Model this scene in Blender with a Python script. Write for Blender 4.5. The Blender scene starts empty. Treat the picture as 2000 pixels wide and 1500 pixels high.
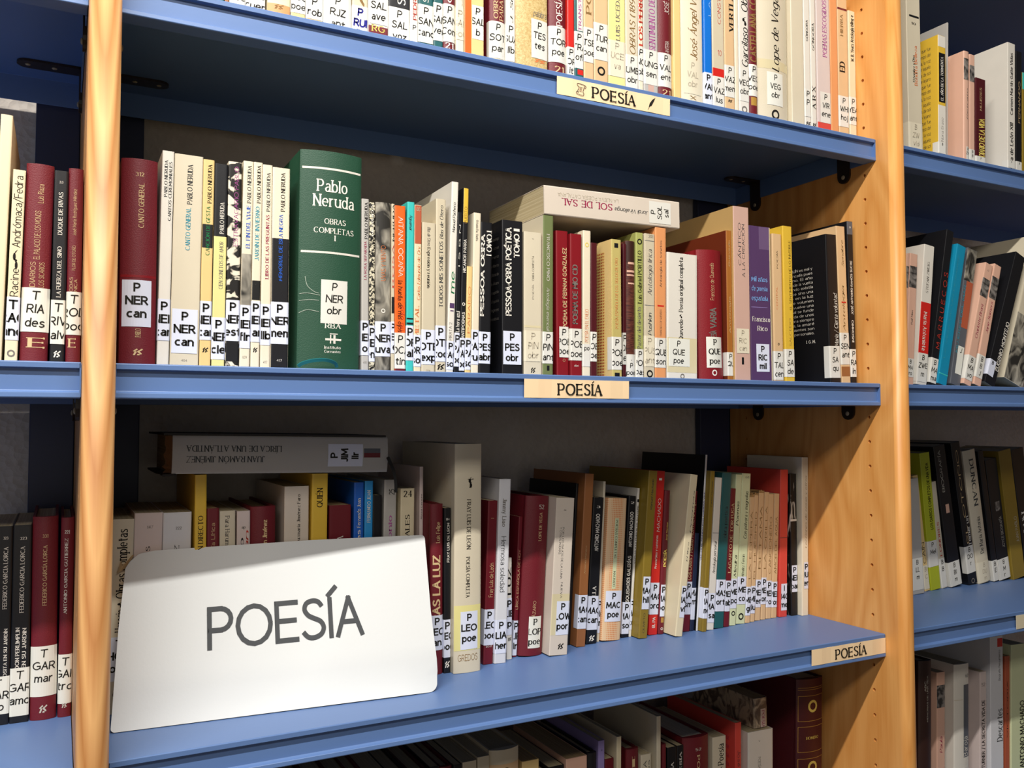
import bpy, bmesh, math, random
from mathutils import Vector, Matrix
random.seed(7)
C = bpy.context.scene.collection
S = bpy.context.scene

# ------------------------------------------------------------------ camera
FPX, YAW, PIT, ROL = 1699.56, 0.4796, 0.0429, -0.0018
CAM = Vector((0.1582, -0.7772, -0.0191))
fw = Vector((math.sin(YAW)*math.cos(PIT), math.cos(YAW)*math.cos(PIT), math.sin(PIT)))
r0 = Vector((math.cos(YAW), -math.sin(YAW), 0)); u0_ = r0.cross(fw)
rt = math.cos(ROL)*r0 + math.sin(ROL)*u0_; up = -math.sin(ROL)*r0 + math.cos(ROL)*u0_
cd = bpy.data.cameras.new('camera'); co = bpy.data.objects.new('camera', cd); C.objects.link(co)
cd.sensor_width = 36.0; cd.lens = FPX/2000*36.0; cd.clip_start = 0.01
M3 = Matrix((rt, up, -fw)).transposed()
co.matrix_world = Matrix.Translation(CAM) @ M3.to_4x4()
S.camera = co

# ------------------------------------------------------------------ light
W = bpy.data.worlds.new('world'); S.world = W; W.use_nodes = True
W.node_tree.nodes['Background'].inputs[0].default_value = (1.0, 0.90, 0.80, 1)
W.node_tree.nodes['Background'].inputs[1].default_value = 0.075

def area(name, loc, target, sx, sy, power, col):
    l = bpy.data.lights.new(name, 'AREA'); l.shape = 'RECTANGLE'; l.size = sx; l.size_y = sy
    l.energy = power; l.color = col
    o = bpy.data.objects.new(name, l); C.objects.link(o); o.location = loc
    d = Vector(target) - Vector(loc); o.rotation_euler = d.to_track_quat('-Z', 'Y').to_euler()
    return o
# the fluorescent tube over the aisle followed by two added fill lights
area('aisle_tube_light', (-0.30, -0.82, 1.24), (-0.30, 0.0, -0.25), 2.1, 0.035, 56, (1.0, 0.965, 0.91))
area('high_fill_light', (-0.5, -1.7, 1.25), (-0.5, 0, -0.2), 2.2, 0.25, 22, (1.0, 0.94, 0.86))  # added fill that lifts the lower shelves, not a known lamp
area('front_fill_light', (-0.4, -3.1, -0.1), (0.3, 0, -0.1), 2.4, 1.3, 7, (1.0, 0.93, 0.84))  # broad fill added out front to brighten the shaded back wall, no actual window
S.view_settings.view_transform = 'Standard'; S.view_settings.look = 'None'
S.view_settings.gamma = 1; S.view_settings.use_curve_mapping = False
S.view_settings.exposure = -0.10

# ------------------------------------------------------------------ materials
def lin(h):
    o = []
    for i in (0, 2, 4):
        c = int(h[i:i+2], 16)/255
        o.append(c/12.92 if c <= 0.04045 else ((c+0.055)/1.055)**2.4)
    return tuple(o)+(1,)
MC = {}
def nodes(name):
    m = bpy.data.materials.new(name); m.use_nodes = True
    nt = m.node_tree; return m, nt, nt.nodes['Principled BSDF']
def N(nt, t, **k):
    n = nt.nodes.new(t)
    for a, v in k.items():
        if a in n.inputs: n.inputs[a].default_value = v
        else: setattr(n, a, v)
    return n
def mat(hexc, rough=0.5, kind='cover', bump=0.03, scale=90.0, var=0.10):
    key = (hexc, rough, kind, bump, scale, var)
    if key in MC: return MC[key]
    m, nt, b = nodes(kind+'_'+hexc); L = nt.links.new
    c = lin(hexc)
    b.inputs['Roughness'].default_value = rough
    b.inputs['Base Color'].default_value = c
    m.diffuse_color = c
    if kind == 'ink':
        b.inputs['Specular IOR Level'].default_value = 0.2
        MC[key] = m; return m
    tc = N(nt, 'ShaderNodeTexCoord')
    n1 = N(nt, 'ShaderNodeTexNoise', Scale=scale*0.35, Detail=4.0)
    L(tc.outputs['Object'], n1.inputs['Vector'])
    mx = N(nt, 'ShaderNodeMix', data_type='RGBA')
    mx.inputs[6].default_value = tuple(x*(1-var) for x in c[:3])+(1,)
    mx.inputs[7].default_value = tuple(min(1, x*(1+var*0.6)) for x in c[:3])+(1,)
    L(n1.outputs['Fac'], mx.inputs[0]); L(mx.outputs[2], b.inputs['Base Color'])
    n2 = N(nt, 'ShaderNodeTexNoise', Scale=scale*12, Detail=2.0); L(tc.outputs['Object'], n2.inputs['Vector'])
    bp = N(nt, 'ShaderNodeBump', Strength=bump*4, Distance=0.0004); L(n2.outputs['Fac'], bp.inputs['Height'])
    L(bp.outputs['Normal'], b.inputs['Normal'])
    MC[key] = m; return m
def stripes(name, ca, cb, axis, freq, rough=0.8):
    """paper leaves seen edge on: fine lines across the thickness"""
    m, nt, b = nodes(name); L = nt.links.new
    tc = N(nt, 'ShaderNodeTexCoord'); mp = N(nt, 'ShaderNodeMapping')
    sc = [4, 4, 4]; sc[axis] = freq; mp.inputs['Scale'].default_value = sc
    L(tc.outputs['Object'], mp.inputs['Vector'])
    n = N(nt, 'ShaderNodeTexNoise', Scale=1.0, Detail=3.0); L(mp.outputs[0], n.inputs['Vector'])
    mx = N(nt, 'ShaderNodeMix', data_type='RGBA'); mx.inputs[6].default_value = lin(ca); mx.inputs[7].default_value = lin(cb)
    cr = N(nt, 'ShaderNodeMapRange'); cr.inputs[1].default_value = 0.35; cr.inputs[2].default_value = 0.65
    L(n.outputs['Fac'], cr.inputs[0]); L(cr.outputs[0], mx.inputs[0]); L(mx.outputs[2], b.inputs['Base Color'])
    b.inputs['Roughness'].default_value = rough
    bp = N(nt, 'ShaderNodeBump', Strength=0.4, Distance=0.0004); L(n.outputs['Fac'], bp.inputs['Height']); L(bp.outputs['Normal'], b.inputs['Normal'])
    return m
PAGE = [stripes('paper_leaves_'+a, a, b, 0, 2600) for a, b in (('cdbf9c', 'a8966f'), ('bfa578', '94764a'), ('dcd6c6', 'b9b09a'))]
def splotch(name, ca, cb, scale, thr, stretch=(1, 1, 1), width=0.03, kind='noise'):
    m, nt, b = nodes(name); L = nt.links.new
    tc = N(nt, 'ShaderNodeTexCoord'); mp = N(nt, 'ShaderNodeMapping'); mp.inputs['Scale'].default_value = stretch
    L(tc.outputs['Object'], mp.inputs['Vector'])
    if kind == 'noise':
        n = N(nt, 'ShaderNodeTexNoise', Scale=scale, Detail=2.5, Distortion=1.2)
    elif kind == 'checker':
        n = N(nt, 'ShaderNodeTexVoronoi', Scale=scale)
        n.inputs['Randomness'].default_value = 0.0
    elif kind == 'wave':
        n = N(nt, 'ShaderNodeTexWave', Scale=scale, Distortion=9.0); n.inputs['Detail'].default_value = 1.0; n.bands_direction = 'Z'
    L(mp.outputs[0], n.inputs['Vector'])
    out = n.outputs['Distance'] if kind == 'checker' else (n.outputs['Fac'] if 'Fac' in n.outputs else n.outputs[0])
    cr = N(nt, 'ShaderNodeMapRange'); cr.inputs[1].default_value = thr-width; cr.inputs[2].default_value = thr+width
    L(out, cr.inputs[0])
    mx = N(nt, 'ShaderNodeMix', data_type='RGBA'); mx.inputs[6].default_value = lin(ca); mx.inputs[7].default_value = lin(cb)
    L(cr.outputs[0], mx.inputs[0]); L(mx.outputs[2], b.inputs['Base Color']); b.inputs['Roughness'].default_value = 0.45
    return m
SPECIAL = {
    'bwwave': splotch('black_and_white_bold_print', '15120f', 'e9dfc8', 60, 0.50, (1.0, 1.0, 1.5), 0.03),
    'bwdots': splotch('black_and_white_speckle_print', '14120f', 'd8cfb4', 330, 0.5, (1, 1, 1), 0.03),
    'photo':  splotch('grey_photo_collage_print', '2b2925', 'b1aa9a', 60, 0.52, (1, 1, 0.6), 0.13),
    'orangegrid': splotch('orange_dotted_print', 'd98a55', 'e6c398', 420, 0.36, (1, 1, 1), 0.1, 'checker'),
    'redmesh': splotch('red_lattice_print', 'a8321a', 'e3c274', 300, 0.33, (1, 1, 1), 0.06, 'checker'),
    'brush':  splotch('black_brushed_print', '0e0d0c', 'd9d2c4', 95, 0.60, (1, 1, 0.28), 0.04),
    'marble': splotch('marbled_print', '6a5a4e', 'c9b69a', 75, 0.50, (1, 1, 0.7), 0.08),
    'portrait': splotch('grey_portrait_print', '34312f', '8d8680', 85, 0.5, (1, 1, 1), 0.12),
    'goldcloth': splotch('gold_flecked_print', 'bd9e62', 'd8bf87', 420, 0.5, (1, 1, 1), 0.12),
    'leather': splotch('ribbed_brown_print', '3d1a18', '6d3b2b', 260, 0.5, (0.4, 0.4, 2.5), 0.15),
}
# colour key -> (hex, words)
PAL = {
 'm': ('6c1420', 'maroon'), 'M': ('83101b', 'crimson'), 'dm': ('4d1119', 'dark maroon'), 'k': ('121216', 'black'),
 'w': ('e4ded2', 'white'), 'W': ('dadadd', 'cool white'), 'c': ('e3d5b2', 'cream'), 'pc': ('e8dcc2', 'pale cream'),
 'g': ('b9b5ae', 'light grey'), 'bg': ('cfc3a8', 'beige'), 'y': ('e0b83c', 'yellow'), 'py': ('e6dc93', 'pale yellow'),
 'cy': ('e8c886', 'buff yellow'), 'o': ('f0641c', 'orange'), 'so': ('e39a63', 'soft orange'), 't': ('3dbfb8', 'turquoise'),
 'db': ('0f8bb0', 'teal blue'), 'gr': ('1f4a35', 'dark green'), 'ol': ('6f7a4c', 'sage green'), 'lg': ('a9ad62', 'yellow green'), 'ky': ('c2b26c', 'straw yellow'), 'ox': ('6a2a14', 'ox brown'), 'ds': ('c4a066', 'dull sand'),
 'pu': ('553a63', 'purple'), 'li': ('9a8ac4', 'lilac'), 'b': ('0a6fd0', 'bright blue'), 'lb': ('2b95d8', 'light blue'),
 'nb': ('1a5fc0', 'royal blue'), 'br': ('9a6237', 'brown'), 'tn': ('d9a97c', 'tan'), 'lt': ('dcb88b', 'light tan'),
 'pk': ('e2b49c', 'salmon pink'), 'pp': ('d9c8c2', 'pale pink'), 'pw': ('d8cbbb', 'pale pinkish'), 'p2': ('6c5579', 'dull purple'), 'pg': ('d8cdb4', 'parchment'), 'tl': ('1d5a5c', 'teal'),
 'os': ('8c7426', 'olive'), 'r': ('d0241c', 'bright red'), 'co': ('d9493f', 'coral red'), 'db2': ('3a2018', 'dark brown'),
 'rb': ('b65a3c', 'brick red'), 'gy': ('5c5f66', 'dark grey'), 'lm': ('b5bd25', 'lime green'), 'gd': ('b58a3d', 'golden brown'),
 'pa': ('d5dcb0', 'pale green'), 'br2': ('a8692b', 'orange brown'), 'rl': ('cfa999', 'dusty pink'), 'nv': ('1f2a48', 'navy'),
}
INK = {'k': '191613', 'w': 'ece6da', 'd': 'd6b98a', 'g': '77716a', 'b': '2a62c8', 't': '3f9fb4', 'p': 'b05a9a', 'n': '8b6a3e', 'r': 'c03a2c',
       'G': '1d7a48', 'u': '2a2a86', 'y': 'e6d06a', 's': 'c9c4b6', 'f': 'b9ae98', 'a': '7fb0e8', 'o': 'e2804a', 'K': '3d4042', 'R': 'a02a50', 'h': '26241f'}
def ink(k): return mat(INK[k], 0.6, 'ink')
def cov(k, kind='p'):
    if k in SPECIAL: return SPECIAL[k]
    return mat(PAL[k][0], 0.42 if kind == 'p' else 0.5, 'cover', 0.03 if kind == 'p' else 0.12, 90.0, 0.07)
STICK = {'s': mat('dfe3f2', 0.4, 'sticker', 0.01, 40, 0.03), 'h': mat('e3e0d6', 0.45, 'sticker', 0.01, 40, 0.05), 'y': mat('e6dcc2', 0.4, 'sticker', 0.02, 40, 0.08), 'x': mat('e9e8dc', 0.4, 'sticker', 0.02, 40, 0.05)}
TAPE = mat('ddd0a8', 0.25, 'tape', 0.03, 60, 0.15)

# ------------------------------------------------------------------ stroke lettering
def arc(cx, cy, rx, ry, a0, a1):
    n = max(4, int(abs(a1-a0)/22))
    return [(cx+rx*math.cos(math.radians(a0+(a1-a0)*i/n)), cy+ry*math.sin(math.radians(a0+(a1-a0)*i/n))) for i in range(n+1)]
def cat(p):
    o = []
    q = [p[0]]+p+[p[-1]]
    for i in range(1, len(q)-2):
        for s in range(4):
            t = s/4
            o.append(tuple(0.5*((2*q[i][k])+(-q[i-1][k]+q[i+1][k])*t+(2*q[i-1][k]-5*q[i][k]+4*q[i+1][k]-q[i+2][k])*t*t+(-q[i-1][k]+3*q[i][k]-3*q[i+1][k]+q[i+2][k])*t**3) for k in (0, 1)))
    o.append(p[-1]); return o
G = {
'A': '7|L 0 0 3.5 10 7 0|L 1.3 3.5 5.7 3.5', 'B': '6.2|L 0 0 0 10|L 0 10 3 10|A 3 7.6 2.7 2.4 90 -90|L 0 5.2 3.2 5.2|A 3.2 2.6 3 2.6 90 -90|L 0 0 3.2 0',
'C': '7.6|A 4.3 5 4.3 5 48 312', 'D': '7.2|L 0 0 0 10|L 0 10 3 10|A 3 5 4.2 5 90 -90|L 0 0 3 0', 'E': '5.5|L 0 0 0 10|L 0 10 5.5 10|L 0 5.2 5 5.2|L 0 0 5.5 0',
'F': '5.3|L 0 0 0 10|L 0 10 5.3 10|L 0 5 4.6 5', 'G': '8|A 4.3 5 4.3 5 50 330|L 8 4.6 8 1.4|L 4.8 4.6 8 4.6', 'H': '6.8|L 0 0 0 10|L 6.8 0 6.8 10|L 0 5.2 6.8 5.2',
'I': '0.4|L 0.2 0 0.2 10', 'J': '4|L 4 10 4 2.4|A 2 2.4 2 2.4 0 -160', 'K': '6.4|L 0 0 0 10|L 6 10 0 4.2|L 2.3 6 6.4 0', 'L': '5|L 0 10 0 0|L 0 0 5 0',
'M': '8.5|L 0 0 0.5 10|L 0.5 10 4.25 2|L 4.25 2 8 10|L 8 10 8.5 0', 'N': '6.8|L 0 0 0 10|L 0 10 6.8 0|L 6.8 0 6.8 10', 'O': '9|A 4.5 5 4.5 5 0 360',
'P': '5.8|L 0 0 0 10|L 0 10 3 10|A 3 7.2 2.8 2.8 90 -90|L 0 4.4 3 4.4', 'Q': '9|A 4.5 5 4.5 5 0 360|L 5.2 2.6 8.4 -0.8', 'R': '6.3|L 0 0 0 10|L 0 10 3 10|A 3 7.3 2.8 2.7 90 -90|L 0 4.6 3 4.6|L 3 4.6 6.3 0',
'S': '6|C 5.6 8.3 4.6 9.6 3 10 1.2 9.4 .6 7.7 1.6 6.1 3.2 5.2 5.1 4.2 5.9 2.5 5.1 .8 3.1 0 1.3 .3 0 1.7', 'T': '7|L 3.5 0 3.5 10|L 0 10 7 10', 'U': '6.6|L 0 10 0 3.3|A 3.3 3.3 3.3 3.3 180 360|L 6.6 3.3 6.6 10',
'V': '7|L 0 10 3.5 0|L 3.5 0 7 10', 'W': '10|L 0 10 2.6 0|L 2.6 0 5 9|L 5 9 7.4 0|L 7.4 0 10 10', 'X': '6.6|L 0 0 6.6 10|L 0 10 6.6 0', 'Y': '6.6|L 0 10 3.3 5|L 6.6 10 3.3 5|L 3.3 5 3.3 0', 'Z': '6.4|L 0.2 10 6.2 10|L 6.2 10 0 0|L 0 0 6.4 0',
'a': '5|C .7 5.7 2.6 6.8 4.6 5.8 4.9 4|L 4.9 4.4 4.9 0|C 4.9 3.9 2.2 3.7 .2 2 1.6 0 3.6 .4 4.9 2', 'b': '5.7|L 0 0 0 10|A 2.85 3.4 2.85 3.4 0 360', 'c': '4.9|A 2.9 3.4 2.9 3.4 50 310', 'd': '5.7|A 2.85 3.4 2.85 3.4 0 360|L 5.7 0 5.7 10',
'e': '5.7|L .1 3.6 5.6 3.6|A 2.85 3.4 2.85 3.4 4 312', 'f': '3.6|C 4 9.7 2.6 10 1.7 8.7 1.6 7|L 1.6 7.2 1.6 0|L 0 6.6 3.6 6.6', 'g': '5.7|A 2.85 3.4 2.85 3.4 0 360|L 5.7 6.8 5.7 0|C 5.7 0 4.9 -2.6 2.7 -3 .5 -2.1',
'h': '5.4|L 0 0 0 10|A 2.7 4 2.7 2.8 180 0|L 5.4 4 5.4 0', 'i': '.4|L .2 0 .2 6.8|L .2 8.7 .2 9.8', 'j': '1.6|L 1.4 6.8 1.4 -1.4|C 1.4 -1.4 1 -2.8 -.4 -2.9|L 1.4 8.7 1.4 9.8', 'k': '5|L 0 0 0 10|L 4.6 6.8 0 2.6|L 1.7 4.1 5 0',
'l': '.4|L .2 0 .2 10', 'm': '8.6|L 0 0 0 6.8|A 2.15 4.4 2.15 2.4 180 0|L 4.3 4.4 4.3 0|A 6.45 4.4 2.15 2.4 180 0|L 8.6 4.4 8.6 0', 'n': '5.4|L 0 0 0 6.8|A 2.7 4 2.7 2.8 180 0|L 5.4 4 5.4 0', 'o': '5.8|A 2.9 3.4 2.9 3.4 0 360',
'p': '5.7|L 0 -3 0 6.8|A 2.85 3.4 2.85 3.4 0 360', 'q': '5.7|L 5.7 -3 5.7 6.8|A 2.85 3.4 2.85 3.4 0 360', 'r': '3.6|L 0 0 0 6.8|A 2.6 4 2.6 2.8 180 70', 's': '4.6|C 4.3 5.8 3.4 6.7 2 6.8 .6 6 .7 4.5 2.3 3.6 4.1 2.6 4.3 1 2.6 0 1 .1 0 1.1',
't': '3.8|L 1.5 8.8 1.5 1.8|C 1.5 1.8 2.1 .1 3.8 .2|L 0 6.6 3.6 6.6', 'u': '5.4|L 0 6.8 0 2.8|A 2.7 2.8 2.7 2.8 180 360|L 5.4 6.8 5.4 0', 'v': '5.4|L 0 6.8 2.7 0|L 2.7 0 5.4 6.8', 'w': '8|L 0 6.8 2 0|L 2 0 4 6|L 4 6 6 0|L 6 0 8 6.8',
'x': '5.2|L 0 0 5.2 6.8|L 0 6.8 5.2 0', 'y': '5.4|L 0 6.8 2.7 0|L 5.4 6.8 1.6 -3', 'z': '5|L .1 6.8 4.9 6.8|L 4.9 6.8 0 0|L 0 0 5 0',
'0': '5.6|A 2.8 5 2.8 5 0 360', '1': '2.4|L 0 8 2.2 10|L 2.2 10 2.2 0', '2': '5.4|C .2 8 1 9.7 2.8 10 5 9 4.9 6.8 3 3.6 0 0|L 0 0 5.4 0', '3': '5.2|A 2.4 7.6 2.4 2.4 150 -90|A 2.4 2.6 2.8 2.6 90 -150', '4': '5.8|L 4.3 0 4.3 10|L 4.3 10 0 3|L 0 3 5.8 3',
'5': '5.4|L 5 10 .8 10|L .8 10 .4 5.6|A 2.4 3.1 3 3.1 130 -140', '6': '5.6|A 2.8 3 2.8 3 0 360|C 0 3 .6 7 2.4 9.4 4.2 10', '7': '5.2|L 0 10 5.2 10|L 5.2 10 1.6 0', '8': '5.4|A 2.7 7.5 2.3 2.5 0 360|A 2.7 2.6 2.7 2.6 0 360', '9': '5.6|A 2.8 7 2.8 3 0 360|C 5.6 7 5 3 3.2 .6 1.4 0',
'.': '.8|L .4 0 .4 .8', ',': '.8|L .7 .8 .1 -1.6', ':': '.8|L .4 0 .4 .8|L .4 4.6 .4 5.4', '-': '3|L 0 3.6 3 3.6', '/': '5|L 0 -1.5 5 11', '(': '2.4|A 3.6 4.4 3.6 6.4 130 230', ')': '2.4|A -1.2 4.4 3.6 6.4 50 -50', '?': '4.6|A 2.2 7.6 2.2 2.4 160 -70|L 2.4 4.6 2.4 2.8|L 2.4 0 2.4 .8',
'·': '2|A 1 4.4 .7 .8 0 360|A 1 4.4 .3 .3 0 360', '~': '5|C 0 3 1.4 4.6 3 3 5 4.4', "'": '.8|L .4 8 .4 10',
}
ACC = {'Á': 'A', 'É': 'E', 'Í': 'I', 'Ó': 'O', 'Ú': 'U', 'á': 'a', 'é': 'e', 'í': 'i', 'ó': 'o', 'ú': 'u', 'ñ': 'n', 'Ñ': 'N'}
GC = {}
def glyph(ch):
    if ch in GC: return GC[ch]
    base = ACC.get(ch, ch)
    if base not in G: return (4, [])
    pr = G[base].split('|'); w = float(pr[0]); st = []
    for s in pr[1:]:
        t = s.split(); v = list(map(float, t[1:]))
        if t[0] == 'A': st.append(('A', arc(*v)))
        else:
            pts = list(zip(v[0::2], v[1::2]))
            st.append(('L', pts) if t[0] == 'L' else ('C', cat(pts)))
    if ch == 'í': st = st[:1]
    if ch in ACC:
        y = 11.2 if base.isupper() else 8.0
        if ch in 'ñÑ': st.append(('C', cat([(w*.2, y), (w*.4, y+1), (w*.6, y+.2), (w*.85, y+1.1)])))
        else: st.append(('T', [(w*.5-.3, y), (w*.5+1.7, y+2.0)]))
    GC[ch] = (w, st); return GC[ch]
def text_polys(text, font, bold=1.0):
    """polygons in units of cap height = 1, baseline at 0; returns (polys, width)"""
    x = 0.0; out = []; rnd = random.Random(hash_str(text))
    thick, thin, gap, serif, slant = {'s': (1.75, 1.75, 2.4, 0, 0), 'n': (0.85, 0.85, 1.8, 0, 0), 'e': (1.75, 0.75, 2.6, 1, 0), 'i': (1.35, 0.65, 1.9, 0.5, 0.22), 'h': (1.2, 1.2, 2.2, 0, 0.08), 'B': (2.2, 1.7, 1.8, 0, 0), 'E': (2.2, 0.9, 2.4, 1, 0)}[font]
    thick *= bold; thin *= bold
    for ch in text:
        if ch == ' ': x += 4.2; continue
        if ch == '*':      # pair of curling leaves used as an ornament
            for ox, oy, fl in ((0, 1.2, 1), (5.5, 4.2, -1)):
                P = [(x+ox+2.4*math.cos(a), oy+2.4+1.9*math.sin(a)) for a in [i*math.pi/5 for i in range(10)]]
                out.append(P); out.append([(x+ox+1, oy+3), (x+ox+4.6, oy+2+fl*4), (x+ox+3.4, oy+1.2)])
            x += 12.4; continue
        if ch == '@':      # small emblem: a prancing scribble
            for P in ([(0, 0), (2, 0), (4, 5), (2, 6)], [(4, 5), (8, 1), (9, 2.4), (5.4, 7)], [(0, 6), (4, 9.6), (5, 8), (1, 5)], [(5, 6), (9, 9.6), (10, 8), (6, 5)], [(4, 0), (6.5, 0), (7, 2), (4.5, 2)]):
                out.append([(x+a, b) for a, b in P])
            x += 12; continue
        w, sts = glyph(ch)
        jy = rnd.uniform(-.6, .6) if font == 'h' else 0; jx = rnd.uniform(.9, 1.1) if font == 'h' else 1
        for kind, pts in sts:
            n = len(pts)
            P = [(x+(px*jx)+slant*py, py+jy) for px, py in pts]
            segs = []
            for i in range(n):
                a = P[max(0, i-1)]; b = P[min(n-1, i+1)]
                if kind == 'L' and n > 2: pass
                dx, dy = b[0]-a[0], b[1]-a[1]; l = math.hypot(dx, dy) or 1; dx /= l; dy /= l
                th = thin+(thick-thin)*abs(dy)
                if serif and kind == 'L' and abs(dx) > .2 and dx*dy > 0 and abs(dy) > .3: th = thin
                segs.append((P[i], (dx, dy), th/2))
            if kind == 'L' and n > 2:       # straight polyline: separate segments
                for i in range(n-1):
                    quad_seg(out, P[i], P[i+1], thin, thick, serif)
            elif kind in 'LT':
                quad_seg(out, P[0], P[1], thin, thick, serif)
            else:
                for i in range(n-1):
                    (p, d, h), (q, e, k) = segs[i], segs[i+1]
                    out.append([(p[0]-d[1]*h, p[1]+d[0]*h), (p[0]+d[1]*h, p[1]-d[0]*h), (q[0]+e[1]*k, q[1]-e[0]*k), (q[0]-e[1]*k, q[1]+e[0]*k)])
            if serif == 1 and kind == 'L':
                for (p, q) in ((P[0], P[1]), (P[-1], P[-2])):
                    if abs(q[1]-p[1]) > 3*abs(q[0]-p[0])*.5 and (p[1]-jy < .3 or p[1] > 6.3) and abs(q[1]-p[1]) > 2:
                        s = 1.5; y0 = p[1]; t = thin*.55
                        out.append([(p[0]-s, y0-t), (p[0]+s, y0-t), (p[0]+s, y0+t), (p[0]-s, y0+t)])
                    elif abs(q[1]-p[1]) < .1 and p[0] > q[0] and abs(p[0]-q[0]) > 3:
                        out.append([(p[0]-thin*.5, p[1]-1.0), (p[0]+thin*.5, p[1]-1.0), (p[0]+thin*.5, p[1]+1.0), (p[0]-thin*.5, p[1]+1.0)])
        x += w*jx+gap
    x -= gap
    return [[(a/10, b/10) for a, b in p] for p in out], max(x, .5)/10
def hash_str(s):
    h = 7
    for c in s: h = (h*31+ord(c)) % 1000003
    return h
def quad_seg(out, p, q, thin, thick, serif):
    dx, dy = q[0]-p[0], q[1]-p[1]; l = math.hypot(dx, dy) or 1; dx /= l; dy /= l
    th = thin+(thick-thin)*abs(dy)
    if serif and dx*dy > 0.25 and thick != thin: th = thin*1.05
    h = th/2; e = 0 if serif else h*.9
    px, py, qx, qy = p[0]-dx*e, p[1]-dy*e, q[0]+dx*e, q[1]+dy*e
    out.append([(px-dy*h, py+dx*h), (px+dy*h, py-dx*h), (qx+dy*h, qy-dx*h), (qx-dy*h, qy+dx*h)])
def clip(poly, x0, x1, y0, y1):
    for ax, lim, s in ((0, x0, 1), (0, x1, -1), (1, y0, 1), (1, y1, -1)):
        o = []
        for i in range(len(poly)):
            a, b = poly[i-1], poly[i]; ia = (a[ax]-lim)*s >= 0; ib = (b[ax]-lim)*s >= 0
            if ia != ib:
                t = (lim-a[ax])/(b[ax]-a[ax]); o.append((a[0]+(b[0]-a[0])*t, a[1]+(b[1]-a[1])*t))
            if ib: o.append(b)
        poly = o
        if len(poly) < 3: return None
    return poly

# ------------------------------------------------------------------ object helpers
def obj(name, me, parent=None, mats=()):
    o = bpy.data.objects.new(name, me); C.objects.link(o)
    for m in mats: me.materials.append(m)
    if parent: o.parent = parent
    return o
def mesh(name, verts, faces, mi=None):
    me = bpy.data.meshes.new(name); me.from_pydata(verts, [], faces); me.update()
    if mi:
        for p, i in zip(me.polygons, mi): p.material_index = i
    return me
def smooth(me, ang=0.6):
    for p in me.polygons: p.use_smooth = True
    try: me.set_sharp_from_angle(angle=ang)
    except Exception: pass
def extrude(profile, z0, z1, axis='z'):
    """closed profile (x,y) ccw extruded along z"""
    n = len(profile)
    v = [(x, y, z0) for x, y in profile]+[(x, y, z1) for x, y in profile]
    f = [tuple(range(n))[::-1], tuple(range(n, 2*n))]+[(i, (i+1) % n, n+(i+1) % n, n+i) for i in range(n)]
    if axis == 'x': v = [(z, x, y) for x, y, z in v]
    return v, f
def thing(name, label, cat, loc=(0, 0, 0), group=None):
    o = bpy.data.objects.new(name, None); C.objects.link(o); o.location = loc; o.empty_display_size = .02
    o['label'] = label; o['category'] = cat
    if group: o['group'] = group
    return o
def box_mesh(name, x0, x1, y0, y1, z0, z1, bev=0):
    bm = bmesh.new(); bmesh.ops.create_cube(bm, size=1)
    for v in bm.verts: v.co = Vector(((x0+x1)/2+v.co.x*(x1-x0), (y0+y1)/2+v.co.y*(y1-y0), (z0+z1)/2+v.co.z*(z1-z0)))
    if bev: bmesh.ops.bevel(bm, geom=bm.edges[:], offset=bev, segments=2, affect='EDGES', profile=.5)
    me = bpy.data.meshes.new(name); bm.to_mesh(me); bm.free(); return me

# pixel <-> world helpers (frame 2000x1500)
def ray(x, y): return fw+(x-1000)/FPX*rt-(y-750)/FPX*up
def at_y(x, y, Y): d = ray(x, y); return CAM+d*((Y-CAM.y)/d.y)
def proj(P):
    d = Vector(P)-CAM; w = d.dot(fw); return (1000+FPX*d.dot(rt)/w, 750-FPX*d.dot(up)/w)
def X_on(px, Y, Z):
    y = 750
    for _ in range(4):
        P = at_y(px, y, Y); y = proj((P.x, Y, Z))[1]
    return P.x

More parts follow.
